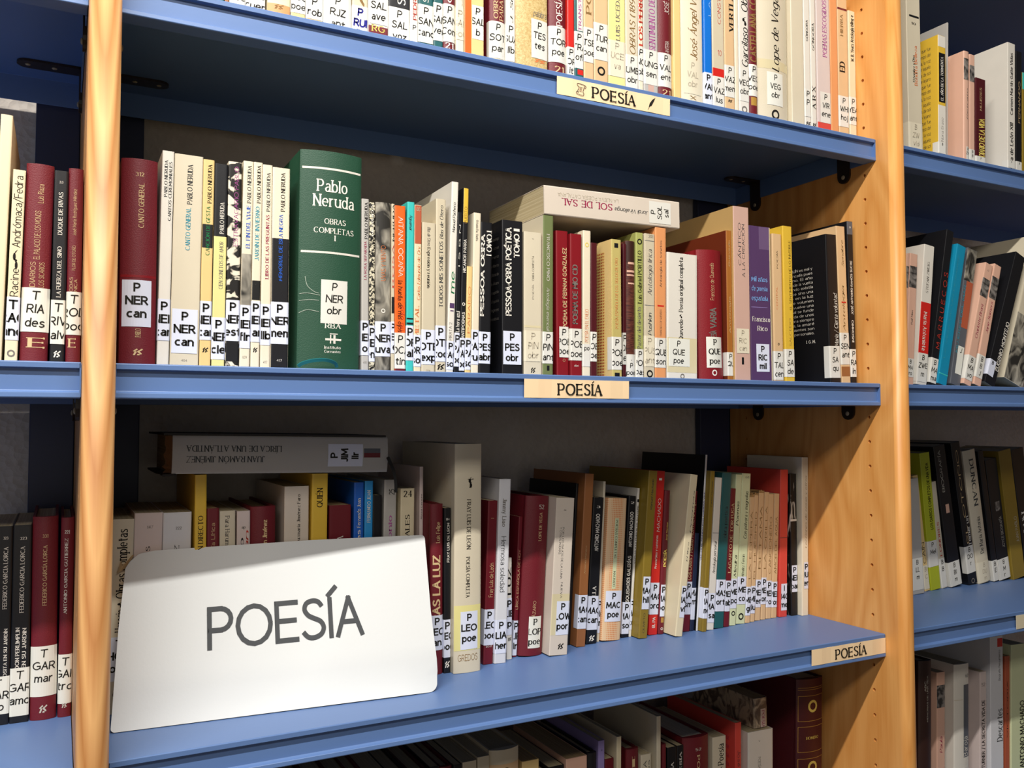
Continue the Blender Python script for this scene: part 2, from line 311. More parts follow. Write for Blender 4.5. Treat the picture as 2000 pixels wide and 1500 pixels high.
# ------------------------------------------------------------------ books
class Book: pass
USED = set()
def spine_y(b, u):           # spine face depth at u (0..1)
    k = (2*u-1)
    e = b.bulge*k*k
    c = b.rc; x = u*b.w; dd = min(x, b.w-x)
    if dd < c: e += c*.5*(1-dd/c)**2
    return e
def build_book(b):
    w, h, d = b.w, b.h, b.d
    hard = b.kind == 'h'
    b.bulge = min(.006, w*.16) if b.kind == 'h' else (min(.003, w*.07) if b.kind == 'r' else .0)
    b.rc = min(.0012, w*.2)
    root = b.root
    t = .0024 if hard else .0006
    if w < .008: t = min(t, .0012)
    n = 12 if b.bulge else 8
    outer = [(0, d)]
    if hard: outer += [(0, .0115), (.0011, .0085), (.0009, .006), (0, .0035+b.bulge)]
    sp = [(u*w, spine_y(b, u)) for u in [0, .03, .08]+[.08+.84*i/n for i in range(1, n)]+[.92, .97, 1]]
    outer += [(x, y) for x, y in sp]
    if hard: outer += [(w, .0035+b.bulge), (w-.0009, .006), (w-.0011, .0085), (w, .0115)]
    outer += [(w, d)]
    inner = [(w-t, d), (w-t, b.bulge+t+.001), (w/2, t+.001), (t, b.bulge+t+.001), (t, d)]
    prof = outer+inner
    # build as strip between outer and a matched inner path for clean caps
    m = len(outer)
    inn = []
    for (x, y) in outer:
        inn.append((min(max(x, t), w-t), max(y, t+b.bulge*.9+.0008) if y < d else d))
    V = []; F = []
    zs = [0, h]
    for z in zs:
        V += [(x, y, z) for x, y in outer]+[(x, y, z) for x, y in inn]
    o0, i0, o1, i1 = 0, m, 2*m, 3*m
    for k in range(m-1):
        F.append((o0+k, o0+k+1, o1+k+1, o1+k)); F.append((i0+k+1, i0+k, i1+k, i1+k+1))
        F.append((o1+k, o1+k+1, i1+k+1, i1+k)); F.append((o0+k+1, o0+k, i0+k, i0+k+1))
    F.append((o0, o1, i1, i0)); F.append((o0+m-1, i0+m-1, i1+m-1, o1+m-1))
    me = mesh('cover', V, F); smooth(me, .5)
    cv = obj('cover', me, root, [cov(b.col, 'p' if b.kind != 'h' else 'h')])
    if 'side' in b.extra:
        me.materials.append(cov(b.extra['side']))
        for p in me.polygons:
            if p.center.x < t*1.2 and p.center.y > b.bulge+.0012 and p.normal.x < -.6: p.material_index = 1
    # page block
    e = .003 if hard else .0004
    g = .0002
    fe = .004 if hard else .0003
    x0, x1, y0 = t+g, w-t-g, t+b.bulge*.9+.0012
    if x1-x0 > .001:
        k = 6; bow = .0 if not hard else min(.003, w*.1)
        pr = [(x0+(x1-x0)*i/k, y0) for i in range(k+1)]+[(x1-(x1-x0)*i/k, d-fe-bow*math.sin(math.pi*i/k)) for i in range(k+1)]
        v, f = extrude(pr, e, h-e)
        obj('page_block', mesh('page_block', v, f), root, [PAGE[b.page]])
    return root
class Layer:
    """print on the spine: polygons in (u metres, v metres) put on the curved spine at height eps"""
    def __init__(s, b): s.b = b; s.v = []; s.f = []; s.mi = []; s.m = []
    def mid(s, m):
        if m not in s.m: s.m.append(m)
        return s.m.index(m)
    def poly(s, P, m, eps, flip=False):
        b = s.b
        xs = [p[0] for p in P]; x0, x1 = min(xs), max(xs)
        if (b.bulge or x0 < b.rc or x1 > b.w-b.rc) and x1-x0 > .0011:      # follow the rounded back
            k = int((x1-x0)/.0008)+1
            for j in range(k):
                q = clip(P, x0+(x1-x0)*j/k, x0+(x1-x0)*(j+1)/k, -1, 9)
                if q: s.poly(q, m, eps)
            return
        i = s.mid(m); n = len(s.v)
        s.v += [(x, spine_y(b, min(1, max(0, x/b.w)))-eps, z) for x, z in P]
        s.f.append(tuple(range(n, n+len(P)))); s.mi.append(i)
    def band(s, x0, x1, z0, z1, m, eps):
        k = max(1, min(14, int((x1-x0)/.0012)+3))
        for i in range(k):
            a = x0+(x1-x0)*i/k; c = x0+(x1-x0)*(i+1)/k
            s.poly([(a, z0), (c, z0), (c, z1), (a, z1)], m, eps)
    def text(s, txt, font, m, org, ux, uy, eps, box, sx=1.0, bold=1.0):
        """org: baseline start; ux, uy: vectors per cap-height unit"""
        P, W_ = text_polys(txt, font, bold)
        for p in P:
            q = [(org[0]+a*sx*ux[0]+c*uy[0], org[1]+a*sx*ux[1]+c*uy[1]) for a, c in p]
            q = clip(q, *box)
            if q:
                if s.area(q) < 0: q = q[::-1]
                s.poly(q, m, eps)
    @staticmethod
    def area(q): return sum(q[i-1][0]*q[i][1]-q[i][0]*q[i-1][1] for i in range(len(q)))
    def done(s, name, parent):
        if s.f: return obj(name, mesh(name, s.v, s.f, s.mi), parent, s.m)
def resolve(k, kindp='p'):
    if k in SPECIAL: return SPECIAL[k]
    if k == 'tape': return TAPE
    if k in PAL: return cov(k)
    return ink(k)
def decorate(b, conv):
    lay = Layer(b); w, h = b.w, b.h; m0 = .0004
    n = 0
    for it in b.items:
        t = it.split()
        if not t: continue
        c = t[0]; n += 1
        if c in 'VD':
            a, e = conv(float(t[1])), conv(float(t[2])); fo, ci, u, s_ = t[3], t[4], float(t[5]), float(t[6])
            txt = ' '.join(t[7:]); hi, lo = max(a, e), min(a, e)
            cap = s_*w; _, tw = text_polys(txt, fo); sx = (hi-lo)/(tw*cap)
            box = (m0, w-m0, .001, h-.001)
            if c == 'V':   # reads upwards
                lay.text(txt, fo, ink(ci), (u*w+cap/2, lo), (0, cap), (-cap, 0), .0002, box, sx)
            else:
                lay.text(txt, fo, ink(ci), (u*w-cap/2, hi), (0, -cap), (cap, 0), .0002, box, sx)
        elif c == 'H':
            z = conv(float(t[1])); cap = abs(conv(float(t[1]))-conv(float(t[1])+float(t[4]))); fo, ci = t[2], t[3]; u = float(t[5]); wd = float(t[6])
            txt = ' '.join(t[7:]); _, tw = text_polys(txt, fo); sx = wd*w/(tw*cap)
            lay.text(txt, fo, ink(ci), (u*w-wd*w/2, z), (cap, 0), (0, cap), .0002, (m0, w-m0, .001, h-.001), sx)
        elif c == 'B':
            z1, z0 = conv(float(t[1])), conv(float(t[2])); z0, z1 = max(.0006, min(z0, z1)), min(h-.0004, max(z0, z1))
            u0 = float(t[4]) if len(t) > 4 else 0; u1 = float(t[5]) if len(t) > 5 else 1
            lay.band(max(u0*w, .0002), min(u1*w, w-.0002), z0, z1, resolve(t[3]), .0001+.000002*n)
        elif c == 'O':    # ring emblem
            z = conv(float(t[1])); r = float(t[3])*w; k = 14
            for i in range(k):
                a, e = 2*math.pi*i/k, 2*math.pi*(i+1)/k
                q = [(w*.5+r*math.cos(a), z+r*math.sin(a)), (w*.5+r*math.cos(e), z+r*math.sin(e)), (w*.5+r*.6*math.cos(e), z+r*.6*math.sin(e)), (w*.5+r*.6*math.cos(a), z+r*.6*math.sin(a))]
                q = clip(q, m0, w-m0, .001, h-.001)
                if q: lay.poly(q if lay.area(q) > 0 else q[::-1], ink(t[2]), .00022)
        elif c == 'L':
            zt, zb = conv(float(t[1])), conv(float(t[2])); lines = t[3].replace('_', ' ').split('|'); fo = t[4] if len(t) > 4 else 's'
            u0 = float(t[5]) if len(t) > 5 else 0; u1 = float(t[6]) if len(t) > 6 else 1
            zt, zb = min(h-.002, max(zt, zb)), max(.001, min(zt, zb))
            sticker(b, zt, zb, lines, fo, u0, u1)
    lay.done('spine_print', b.root)
def side_text(b, lines, z1, z0, ya, yb, ci, font='s', cap=None, last=None):
    """lines of print on the left cover, read from the fore edge towards the spine"""
    V = []; F = []; n = len(lines); pitch = (z1-z0)/max(1, n-1) if n > 1 else 0; cap = cap or pitch*.55
    for i, s in enumerate(lines):
        P, tw = text_polys(s, font); sx = (ya-yb)/(tw*cap) if len(s) > 8 else 1.0
        for p in P:
            k = len(V); V += [(-.0003, (ya if len(s) > 8 else yb+.02)-x*cap*sx, z1-i*pitch+y*cap) for x, y in p]; F.append(tuple(range(k, k+len(p))))
    obj('cover_print', mesh('cover_print', V, F), b.root, [ink(ci)])
def side_band(b, ya, yb, z0, z1, m, name='cover_print'):
    V = [(-.00025, ya, z0), (-.00025, yb, z0), (-.00025, yb, z1), (-.00025, ya, z1)]
    obj(name, mesh(name, V, [(0, 1, 2, 3) if ya > yb else (3, 2, 1, 0)]), b.root, [m])
def sticker(b, zt, zb, lines, fo, u0, u1):
    w = b.w; H = zt-zb; L = Layer(b)
    sty = {'s': 's', 'h': 'h', 'f': 'y', 'x': 'x', 'u': 'h', 'S': 'x'}[fo]; base = STICK[sty]
    E = .00035
    # adhesive paper wrapped round the spine edge where it is wider than the spine
    x0, x1 = u0*w, u1*w; k = 10
    path = []
    if u0 <= 0: path += [(-.0003, .009), (-.0003, .0035+b.bulge+b.rc), (-.0002, b.bulge+b.rc*.4)]
    path += [(x0+(x1-x0)*i/k, spine_y(b, (x0+(x1-x0)*i/k)/w)-E) for i in range(k+1)]
    if u1 >= 1: path += [(w+.0002, b.bulge+b.rc*.4), (w+.0003, .0035+b.bulge+b.rc), (w+.0003, .009)]
    V = []; F = []; m = len(path)
    for z in (zb, zt): V += [(x, y, z) for x, y in path]
    F = [(i, i+1, m+i+1, m+i) for i in range(m-1)]
    L.v = V; L.f = F; L.mi = [0]*len(F); L.m = [base]
    ik = {'s': 'h', 'h': 'h', 'f': 'f', 'x': 'h', 'u': 'u', 'S': 'h'}[fo]; font = {'s': 's', 'h': 'h', 'f': 'h', 'x': 'h', 'u': 'h', 'S': 'e'}[fo]
    nl = max(3, len(lines)); cap = min(H*.185, .0064); pitch = min(H/(nl+.25), cap*1.75); z = zt-cap*1.35-(.02*H)
    box = (x0+.0002, x1-.0002, zb+.0003, zt-.0003)
    for i, s in enumerate(lines):
        _, tw = text_polys(s, font); sx = 1.12 if font == 's' else 1.05
        full = tw*cap*sx; c = (x0+x1)/2
        if full > (x1-x0)*1.9: sx *= (x1-x0)*1.9/full; full = tw*cap*sx
        org = (c-full/2, z-i*pitch)
        L.text(s, font, ink(ik), org, (cap, 0), (0, cap), E+.0002, box, sx, 2.0 if fo == 'u' else 1.25)
    L.done('call_number_label', b.root)

def make_row(row, zbase, yfun, lines, group, dflt=.13, left_lim=None, right_lim=None, cat='book'):
    bs = []
    for ln in lines.strip().splitlines():
        ln = ln.strip()
        if not ln or ln[0] == '#': continue
        head, *items = ln.split(';'); t = head.split()
        b = Book(); x0, x1, xt, yt = map(float, t[:4]); b.kind = t[4]; b.col = t[5]
        b.items = [i.strip() for i in items]; b.extra = {}
        b.words = ''
        for k in t[6:]:
            if '=' in k:
                a, v = k.split('=', 1); b.extra[a] = v
        b.px = (x0, x1, xt, yt)
        ym = yfun((x0+x1)/2); b.y0 = float(b.extra.get('y', ym))
        b.X0 = X_on(x0, b.y0, zbase); b.X1 = X_on(x1, b.y0, zbase)
        P = at_y(xt, yt, b.y0)
        if 'h' in b.extra: b.h = float(b.extra['h']); b.t = float(b.extra.get('t', 0))
        else: b.h = P.z-zbase; b.t = (P.x-b.X0)/b.h
        if 't' in b.extra: b.t = float(b.extra['t'])
        b.page = int(b.extra.get('g', 0))
        b.d = float(b.extra.get('d', dflt)); b.d = min(b.d, .2655-b.y0)
        bs.append(b)
    gap = .0007
    if left_lim is not None and bs[0].X0 < left_lim+gap: bs[0].X0 = left_lim+gap
    for p, q in zip(bs, bs[1:]):
        if q.X0 < p.X1+gap:
            m = (q.X0+p.X1)/2; p.X1 = m-gap/2; q.X0 = m+gap/2
        if p.X1-p.X0 < .003: p.X1 = p.X0+.003; q.X0 = max(q.X0, p.X1+gap)
    if right_lim is not None and bs[-1].X1 > right_lim-gap: bs[-1].X1 = right_lim-gap
    for p, q in zip(bs, bs[1:]):
        hm = min(p.h, q.h); need = (p.X1+p.t*hm+gap*.5-q.X0)/hm
        # width measured along the tilted base is a touch wider
        if q.t < need: q.t = need
    if right_lim is not None:     # nobody may lean through the end panel
        lim = right_lim
        for i in range(len(bs)-1, -1, -1):
            b = bs[i]; hm = b.h
            if i == len(bs)-1: mx = (lim-gap-b.X1)/hm
            else:
                q = bs[i+1]; hm = min(b.h, q.h); mx = (q.X0+q.t*hm-gap*.5-b.X1)/hm
            if b.t > mx: b.t = mx
    descs = []
    for b in bs:
        th = math.atan(b.t); b.w = (b.X1-b.X0)*math.cos(th)
        b.h = b.h/math.cos(th)
        if b.t > 0: b.h -= 0
        z = zbase+.0002+max(0, b.w*math.sin(th))
        b.root = thing('book', '', cat, (b.X0, b.y0, z), group); b.root.rotation_euler = (0, th, 0)
        build_book(b)
        xm = (b.px[0]+b.px[1])/2; Yp = b.y0; ox, oz, tt = b.X0, z, th
        def conv(py, Yp=Yp, ox=ox, oz=oz, tt=tt, b=b):
            xx = b.X0+(b.w/2)
            for _ in range(3):
                px = proj((xx, Yp, oz+.1))[0]
                P = at_y(px, py, Yp); v = ((P.x-ox)*math.sin(tt)+(P.z-oz)*math.cos(tt)); xx = ox+b.w/2*math.cos(tt)+v*math.sin(tt)
                P2 = at_y(proj((xx, Yp, P.z))[0], py, Yp); v = (P2.z-oz+b.w/2*math.sin(tt))/math.cos(tt)
            return v
        decorate(b, conv)
        size = 'slim' if b.w < .0105 else ('thick' if b.w > .024 else '')
        kd = {'p': 'paperback', 'h': 'hardback', 'r': 'softcover'}[b.kind]
        col = b.extra.get('n', PAL[b.col][1] if b.col in PAL else 'patterned').replace('_', ' ')
        b.desc = ' '.join(x for x in (size, col, kd) if x)
        st = [i.split()[3].replace('|', ' ').replace('_', ' ') for i in b.items if i.startswith('L ')]
        b.st = ' '.join(st[0].split()) if st and any(ch.isalpha() for ch in st[0]) else ''
        if row.startswith('bottom'): pass
    for i, b in enumerate(bs):
        base = b.desc + (f" stickered {b.st}" if b.st else '')
        pre = 'leftmost, ' if i == 0 else ''
        sh = lambda q: ' '.join(q.desc.split()[-3:])
        opts = []
        if b.st: opts.append(f"{base}, {row}")
        if i: opts.append(f"{base}, right of {sh(bs[i-1])}, {row}")
        if i < len(bs)-1: opts.append(f"{base}, left of {sh(bs[i+1])}, {row}")
        if i and bs[i-1].st: opts.append(f"{b.desc} right of the one stickered {bs[i-1].st}, {row}")
        if 0 < i < len(bs)-1: opts.append(f"{b.desc} between {sh(bs[i-1])} and {sh(bs[i+1])}, {row}")
        opts = [o for o in opts if len(o.replace(',', ' ').split()) <= 16] or opts
        b.opts = opts
    for b in bs:
        for o in b.opts:
            if sum(o in q.opts for q in bs) == 1 and o not in USED: break
        b.root['label'] = o; USED.add(o)
    return bs

SH = .029      # shelf thickness (front profile)
ZS = [.64, .32, 0.0, -.32, -.64]
XL, XR, TK = .1975, 1.0995, .024
# ------------------------------------------------------------------ wood, metal, plaster
def wood(name, ca, cb, rough=0.38, sc=1.0, cathedral=False):
    m, nt, b = nodes(name); L = nt.links.new
    tc = N(nt, 'ShaderNodeTexCoord'); mp = N(nt, 'ShaderNodeMapping'); mp.inputs['Scale'].default_value = (26*sc, 9*sc, 1.5*sc)
    L(tc.outputs['Object'], mp.inputs['Vector'])
    n0 = N(nt, 'ShaderNodeTexNoise', Scale=1.1, Detail=2.0); L(mp.outputs[0], n0.inputs['Vector'])
    mu = N(nt, 'ShaderNodeMath', operation='MULTIPLY'); mu.inputs[1].default_value = 13.0; L(n0.outputs['Fac'], mu.inputs[0])
    fr = N(nt, 'ShaderNodeMath', operation='PINGPONG'); fr.inputs[1].default_value = 0.5; L(mu.outputs[0], fr.inputs[0])
    if cathedral:      # flat-sawn arches running up the narrow front of the post
        sp = N(nt, 'ShaderNodeSeparateXYZ'); L(tc.outputs['Object'], sp.inputs[0])
        def mth(op, x, y):
            n = N(nt, 'ShaderNodeMath', operation=op)
            for i, v in enumerate((x, y)):
                if isinstance(v, (int, float)): n.inputs[i].default_value = v
                else: L(v, n.inputs[i])
            return n.outputs[0]
        xx = mth('MULTIPLY', mth('MULTIPLY', sp.outputs[0], sp.outputs[0]), 7600.0)
        yo = mth('ADD', sp.outputs[1], 0.03); yy = mth('MULTIPLY', mth('MULTIPLY', yo, yo), 600.0)
        zz = mth('MULTIPLY', sp.outputs[2], -8.5)
        L(mth('ADD', mth('ADD', mth('ADD', xx, yy), zz), mth('MULTIPLY', n0.outputs['Fac'], 1.3)), fr.inputs[0])
    m2 = N(nt, 'ShaderNodeMapping'); m2.inputs['Scale'].default_value = (420, 300, 14); L(tc.outputs['Object'], m2.inputs['Vector'])
    n1 = N(nt, 'ShaderNodeTexNoise', Scale=1.0, Detail=3.0); L(m2.outputs[0], n1.inputs['Vector'])
    ad = N(nt, 'ShaderNodeMath', operation='MULTIPLY_ADD'); ad.inputs[1].default_value = 1.5 if cathedral else 1.0; L(fr.outputs[0], ad.inputs[0])
    s2 = N(nt, 'ShaderNodeMath', operation='MULTIPLY'); s2.inputs[1].default_value = 0.4 if cathedral else 0.55; L(n1.outputs['Fac'], s2.inputs[0]); L(s2.outputs[0], ad.inputs[2])
    mx = N(nt, 'ShaderNodeMix', data_type='RGBA'); mx.inputs[6].default_value = lin(ca); mx.inputs[7].default_value = lin(cb)
    L(ad.outputs[0], mx.inputs[0]); L(mx.outputs[2], b.inputs['Base Color'])
    b.inputs['Roughness'].default_value = rough
    bp = N(nt, 'ShaderNodeBump', Strength=0.15, Distance=0.0003); L(n1.outputs['Fac'], bp.inputs['Height']); L(bp.outputs['Normal'], b.inputs['Normal'])
    return m
WOOD = wood('beech_varnish', 'd28a40', 'eeb067')
WOODL = wood('beech_varnish_light', 'aa6c36', 'dca96e', 0.45, 1.0, True)
BLUE = mat('5c7aad', 0.42, 'shelf_paint', 0.03, 30, 0.05)
NAVY = mat('2b3350', 0.5, 'strut_paint', 0.03, 30, 0.06)
BRKT = mat('2a1c12', 0.35, 'bracket_plastic', 0.02, 60, 0.1)
STEEL = mat('a89a80', 0.3, 'screw', 0.0, 60, 0.1)
CARD = mat('fadbb0', 0.6, 'peach_card', 0.01, 60, 0.03)
def plaster():
    m, nt, b = nodes('rough_grey_plaster'); L = nt.links.new
    tc = N(nt, 'ShaderNodeTexCoord')
    n = N(nt, 'ShaderNodeTexNoise', Scale=60.0, Detail=5.0, Distortion=0.8); L(tc.outputs['Object'], n.inputs['Vector'])
    v = N(nt, 'ShaderNodeTexVoronoi', Scale=130.0); L(tc.outputs['Object'], v.inputs['Vector'])
    mx = N(nt, 'ShaderNodeMix', data_type='RGBA'); mx.inputs[6].default_value = lin('b3aaa0'); mx.inputs[7].default_value = lin('c6beb4')
    L(n.outputs['Fac'], mx.inputs[0]); L(mx.outputs[2], b.inputs['Base Color']); b.inputs['Roughness'].default_value = 0.9
    ad = N(nt, 'ShaderNodeMath', operation='ADD'); L(n.outputs['Fac'], ad.inputs[0]); L(v.outputs['Distance'], ad.inputs[1])
    bp = N(nt, 'ShaderNodeBump', Strength=0.5, Distance=0.003); L(ad.outputs[0], bp.inputs['Height']); L(bp.outputs['Normal'], b.inputs['Normal'])
    return m
def struct(name, me, mats, loc=(0, 0, 0)):
    o = obj(name, me, None, mats); o['kind'] = 'structure'; o.location = loc; return o
struct('wall_back', box_mesh('wall_back', -1.6, 3.0, .30, .42, -1.45, 1.35), [plaster()])
fl, nt, bb = nodes('floor_terrazzo'); bb.inputs['Base Color'].default_value = lin('6a5d50'); bb.inputs['Roughness'].default_value = .5
nf = N(nt, 'ShaderNodeTexVoronoi', Scale=60.0); rf = N(nt, 'ShaderNodeMix', data_type='RGBA'); rf.inputs[6].default_value = lin('73665a'); rf.inputs[7].default_value = lin('5a4e43')
nt.links.new(nf.outputs['Distance'], rf.inputs[0]); nt.links.new(rf.outputs[2], bb.inputs['Base Color'])
struct('floor', box_mesh('floor', -1.6, 3.0, -3.2, .42, -1.55, -1.45), [fl])

# upright panels with bullnosed front and a row of shelf-pin holes in each face
def make_upright(x0, label):
    x1 = x0+TK; root = thing('bookcase_upright', label, 'bookcase panel', ((x0+x1)/2, 0, -1.45), 'upright wooden panels of the bookcases')
    pr = [(-TK/2, .285)]; k = 12
    for i in range(k+1):
        a = math.pi+math.pi*i/k; pr.append((TK/2*math.cos(a), -.0185+.0105*math.sin(a)))
    pr.append((TK/2, .285))
    v, f = extrude(pr, 0.0, 2.2); me = mesh('side_panel', v, f)
    o = obj('side_panel', me, root, [WOODL if x0 < XR-.1 else WOOD])
    bm = bmesh.new()
    for y in (.0192, .2494):
        for kx in range(52):
            z = .5294-.032*(kx-6)+1.45
            for sx in (-1, 1):
                r = bmesh.ops.create_cone(bm, cap_ends=True, segments=10, radius1=.0023, radius2=.0023, depth=.012)
                bmesh.ops.transform(bm, matrix=Matrix.Translation((sx*TK/2, y, z)) @ Matrix.Rotation(math.pi/2, 4, 'Y'), verts=r['verts'])
    cm = bpy.data.meshes.new('holes'); bm.to_mesh(cm); bm.free(); c = bpy.data.objects.new('holes', cm); C.objects.link(c); c.location = root.location
    bpy.context.view_layer.update()
    md = o.modifiers.new('b', 'BOOLEAN'); md.object = c; md.operation = 'DIFFERENCE'; md.solver = 'EXACT'
    dg = bpy.context.evaluated_depsgraph_get(); nm = bpy.data.meshes.new_from_object(o.evaluated_get(dg))
    o.modifiers.clear(); o.data = nm; nm.name = 'side_panel'; bpy.data.objects.remove(c)
    for p in nm.polygons: p.use_smooth = abs(p.normal.z) < .5 and p.center.y < -.0185
    return root
ups = {}
for x0, lb in ((-.7505, 'beech upright panel at the far left end of the shelves'), (XL-TK, 'pale beech upright post between the left bay and the centre bay'), (XR, 'orange beech side panel with pin holes, right of the centre bay'), (XR+.926, 'beech upright panel at the far right end of the shelves')):
    ups[x0] = make_upright(x0, lb)
# dark steel struts standing at the back of the bays
for x0, x1, lb in ((.130, .1730, 'dark navy back strut at the right end of the left bay'), (.198, .2385, 'black back strut just right of the pale beech post'), (1.040, 1.099, 'black back strut at the right end of the centre bay'), (1.1240, 1.165, 'black back strut at the left end of the right bay')):
    me = box_mesh('back_strut', -(x1-x0)/2, (x1-x0)/2, 0, .012, 0, 2.2, .001)
    o = obj('back_strut', me, None, [NAVY]); o.location = ((x0+x1)/2, .2860, -1.45)
    o['label'] = lb; o['category'] = 'metal strut'; o['group'] = 'back struts of the bookcases'

def make_shelf(xa, xb, z, label):
    n = xb-xa; root = thing('metal_shelf', label, 'shelf', (xa, 0, z), 'blue metal shelves')
    t = .0012
    # front profile (y,z), a lip, a recessed card channel and a lower lip turned under
    pr = [(0.0002, SH-.0006), (.0010, SH), (.2655, SH), (.2655, 0), (.2643, 0), (.2643, SH-t-.001), (.0200, SH-t-.001), (.0200, .0012), (.0190, 0), (.0008, 0), (0, .0008), (0.0003, .0046), (.0030, .0054), (.0044, .0062), (.0044, SH-.0058), (.0040, SH-.0054), (.0002, SH-.0050)]
    pr = pr[::-1]
    v, f = extrude(pr, 0.0006, n-.0006, 'x')
    me = mesh('shelf_tray', v, f); o = obj('shelf_tray', me, root, [BLUE])
    md = o.modifiers.new('bev', 'BEVEL'); md.width = .0003; md.segments = 1; md.limit_method = 'ANGLE'
    for nm, a, b_ in (('end_flange', .0006, .0018), ('end_flange', n-.0018, n-.0006)):
        v, f = extrude([(.0206, .0002), (.2640, .0002), (.2640, SH-t-.0014), (.0206, SH-t-.0014)], a, b_, 'x')
        obj(nm, mesh(nm, v, f), root, [BLUE])
    for nm, a, b_ in (('end_cap', .0003, .0014), ('end_cap', n-.0014, n-.0003)):
        v, f = extrude([(.0002, .0010), (.0044, .0010), (.0044, SH-.001), (.0002, SH-.001)], a, b_, 'x')
        obj(nm, mesh(nm, v, f), root, [BLUE])
    for s, xx in ((1, .0020), (-1, n-.0020)):
        for y in (.0512, .2205):
            bm = bmesh.new()
            def pill(L, wd, th, mtx):
                r = []; k = 8
                P = [(-wd/2, 0), (wd/2, 0)]+[(wd/2*math.cos(math.pi*i/k), L-wd/2+wd/2*math.sin(math.pi*i/k)) for i in range(k+1)]
                P = [(-wd/2, 0), (wd/2, 0)]+P[2:]
                lo = [bm.verts.new(mtx @ Vector((a, b, 0))) for a, b in P]; hi = [bm.verts.new(mtx @ Vector((a, b, th))) for a, b in P]
                bm.faces.new(lo[::-1]); bm.faces.new(hi)
                for i in range(len(P)): j = (i+1) % len(P); bm.faces.new((lo[i], lo[j], hi[j], hi[i]))
            # wing on the side panel (hangs below the shelf) and wing under the sheet
            pill(.0445, .0205, .003, Matrix(((0, 0, s, xx-s*.0020+s*.0002), (1, 0, 0, y), (0, -1, 0, SH-t-.0012), (0, 0, 0, 1))))
            pill(.058, .0205, .0025, Matrix(((0, s, 0, xx), (1, 0, 0, y), (0, 0, -1, SH-t-.0012), (0, 0, 0, 1))))
            bmesh.ops.recalc_face_normals(bm, faces=bm.faces[:])
            me = bpy.data.meshes.new('bracket'); bm.to_mesh(me); bm.free(); br = obj('bracket', me, root, [BRKT])
            bm = bmesh.new()
            for px_, pz in ((s*.0032, -.0095),):
                r = bmesh.ops.create_uvsphere(bm, u_segments=10, v_segments=6, radius=.0030)
                bmesh.ops.transform(bm, matrix=Matrix.Translation((xx+px_-s*.0015, y, pz)) @ Matrix.Scale(.45, 4, (1, 0, 0)), verts=r['verts'])
            for px_ in (.024, .048):
                r = bmesh.ops.create_uvsphere(bm, u_segments=10, v_segments=6, radius=.0026)
                bmesh.ops.transform(bm, matrix=Matrix.Translation((xx+s*px_, y, SH-t-.0037)) @ Matrix.Scale(.4, 4, (0, 0, 1)), verts=r['verts'])
            me = bpy.data.meshes.new('screw'); bm.to_mesh(me); bm.free(); obj('screw', me, br, [STEEL])
    return root
names = {.64: 'uppermost', .32: 'top', 0.0: 'middle', -.32: 'lower', -.64: 'bottom'}
BAY = {'left bay': (-.7265, XL-TK), 'centre bay': (XL, XR), 'right bay': (XR+TK, XR+.926)}
for bay, (a, b_) in BAY.items():
    for z in ZS: make_shelf(a, b_, z, f'blue metal {names[z]} shelf of the {bay}')

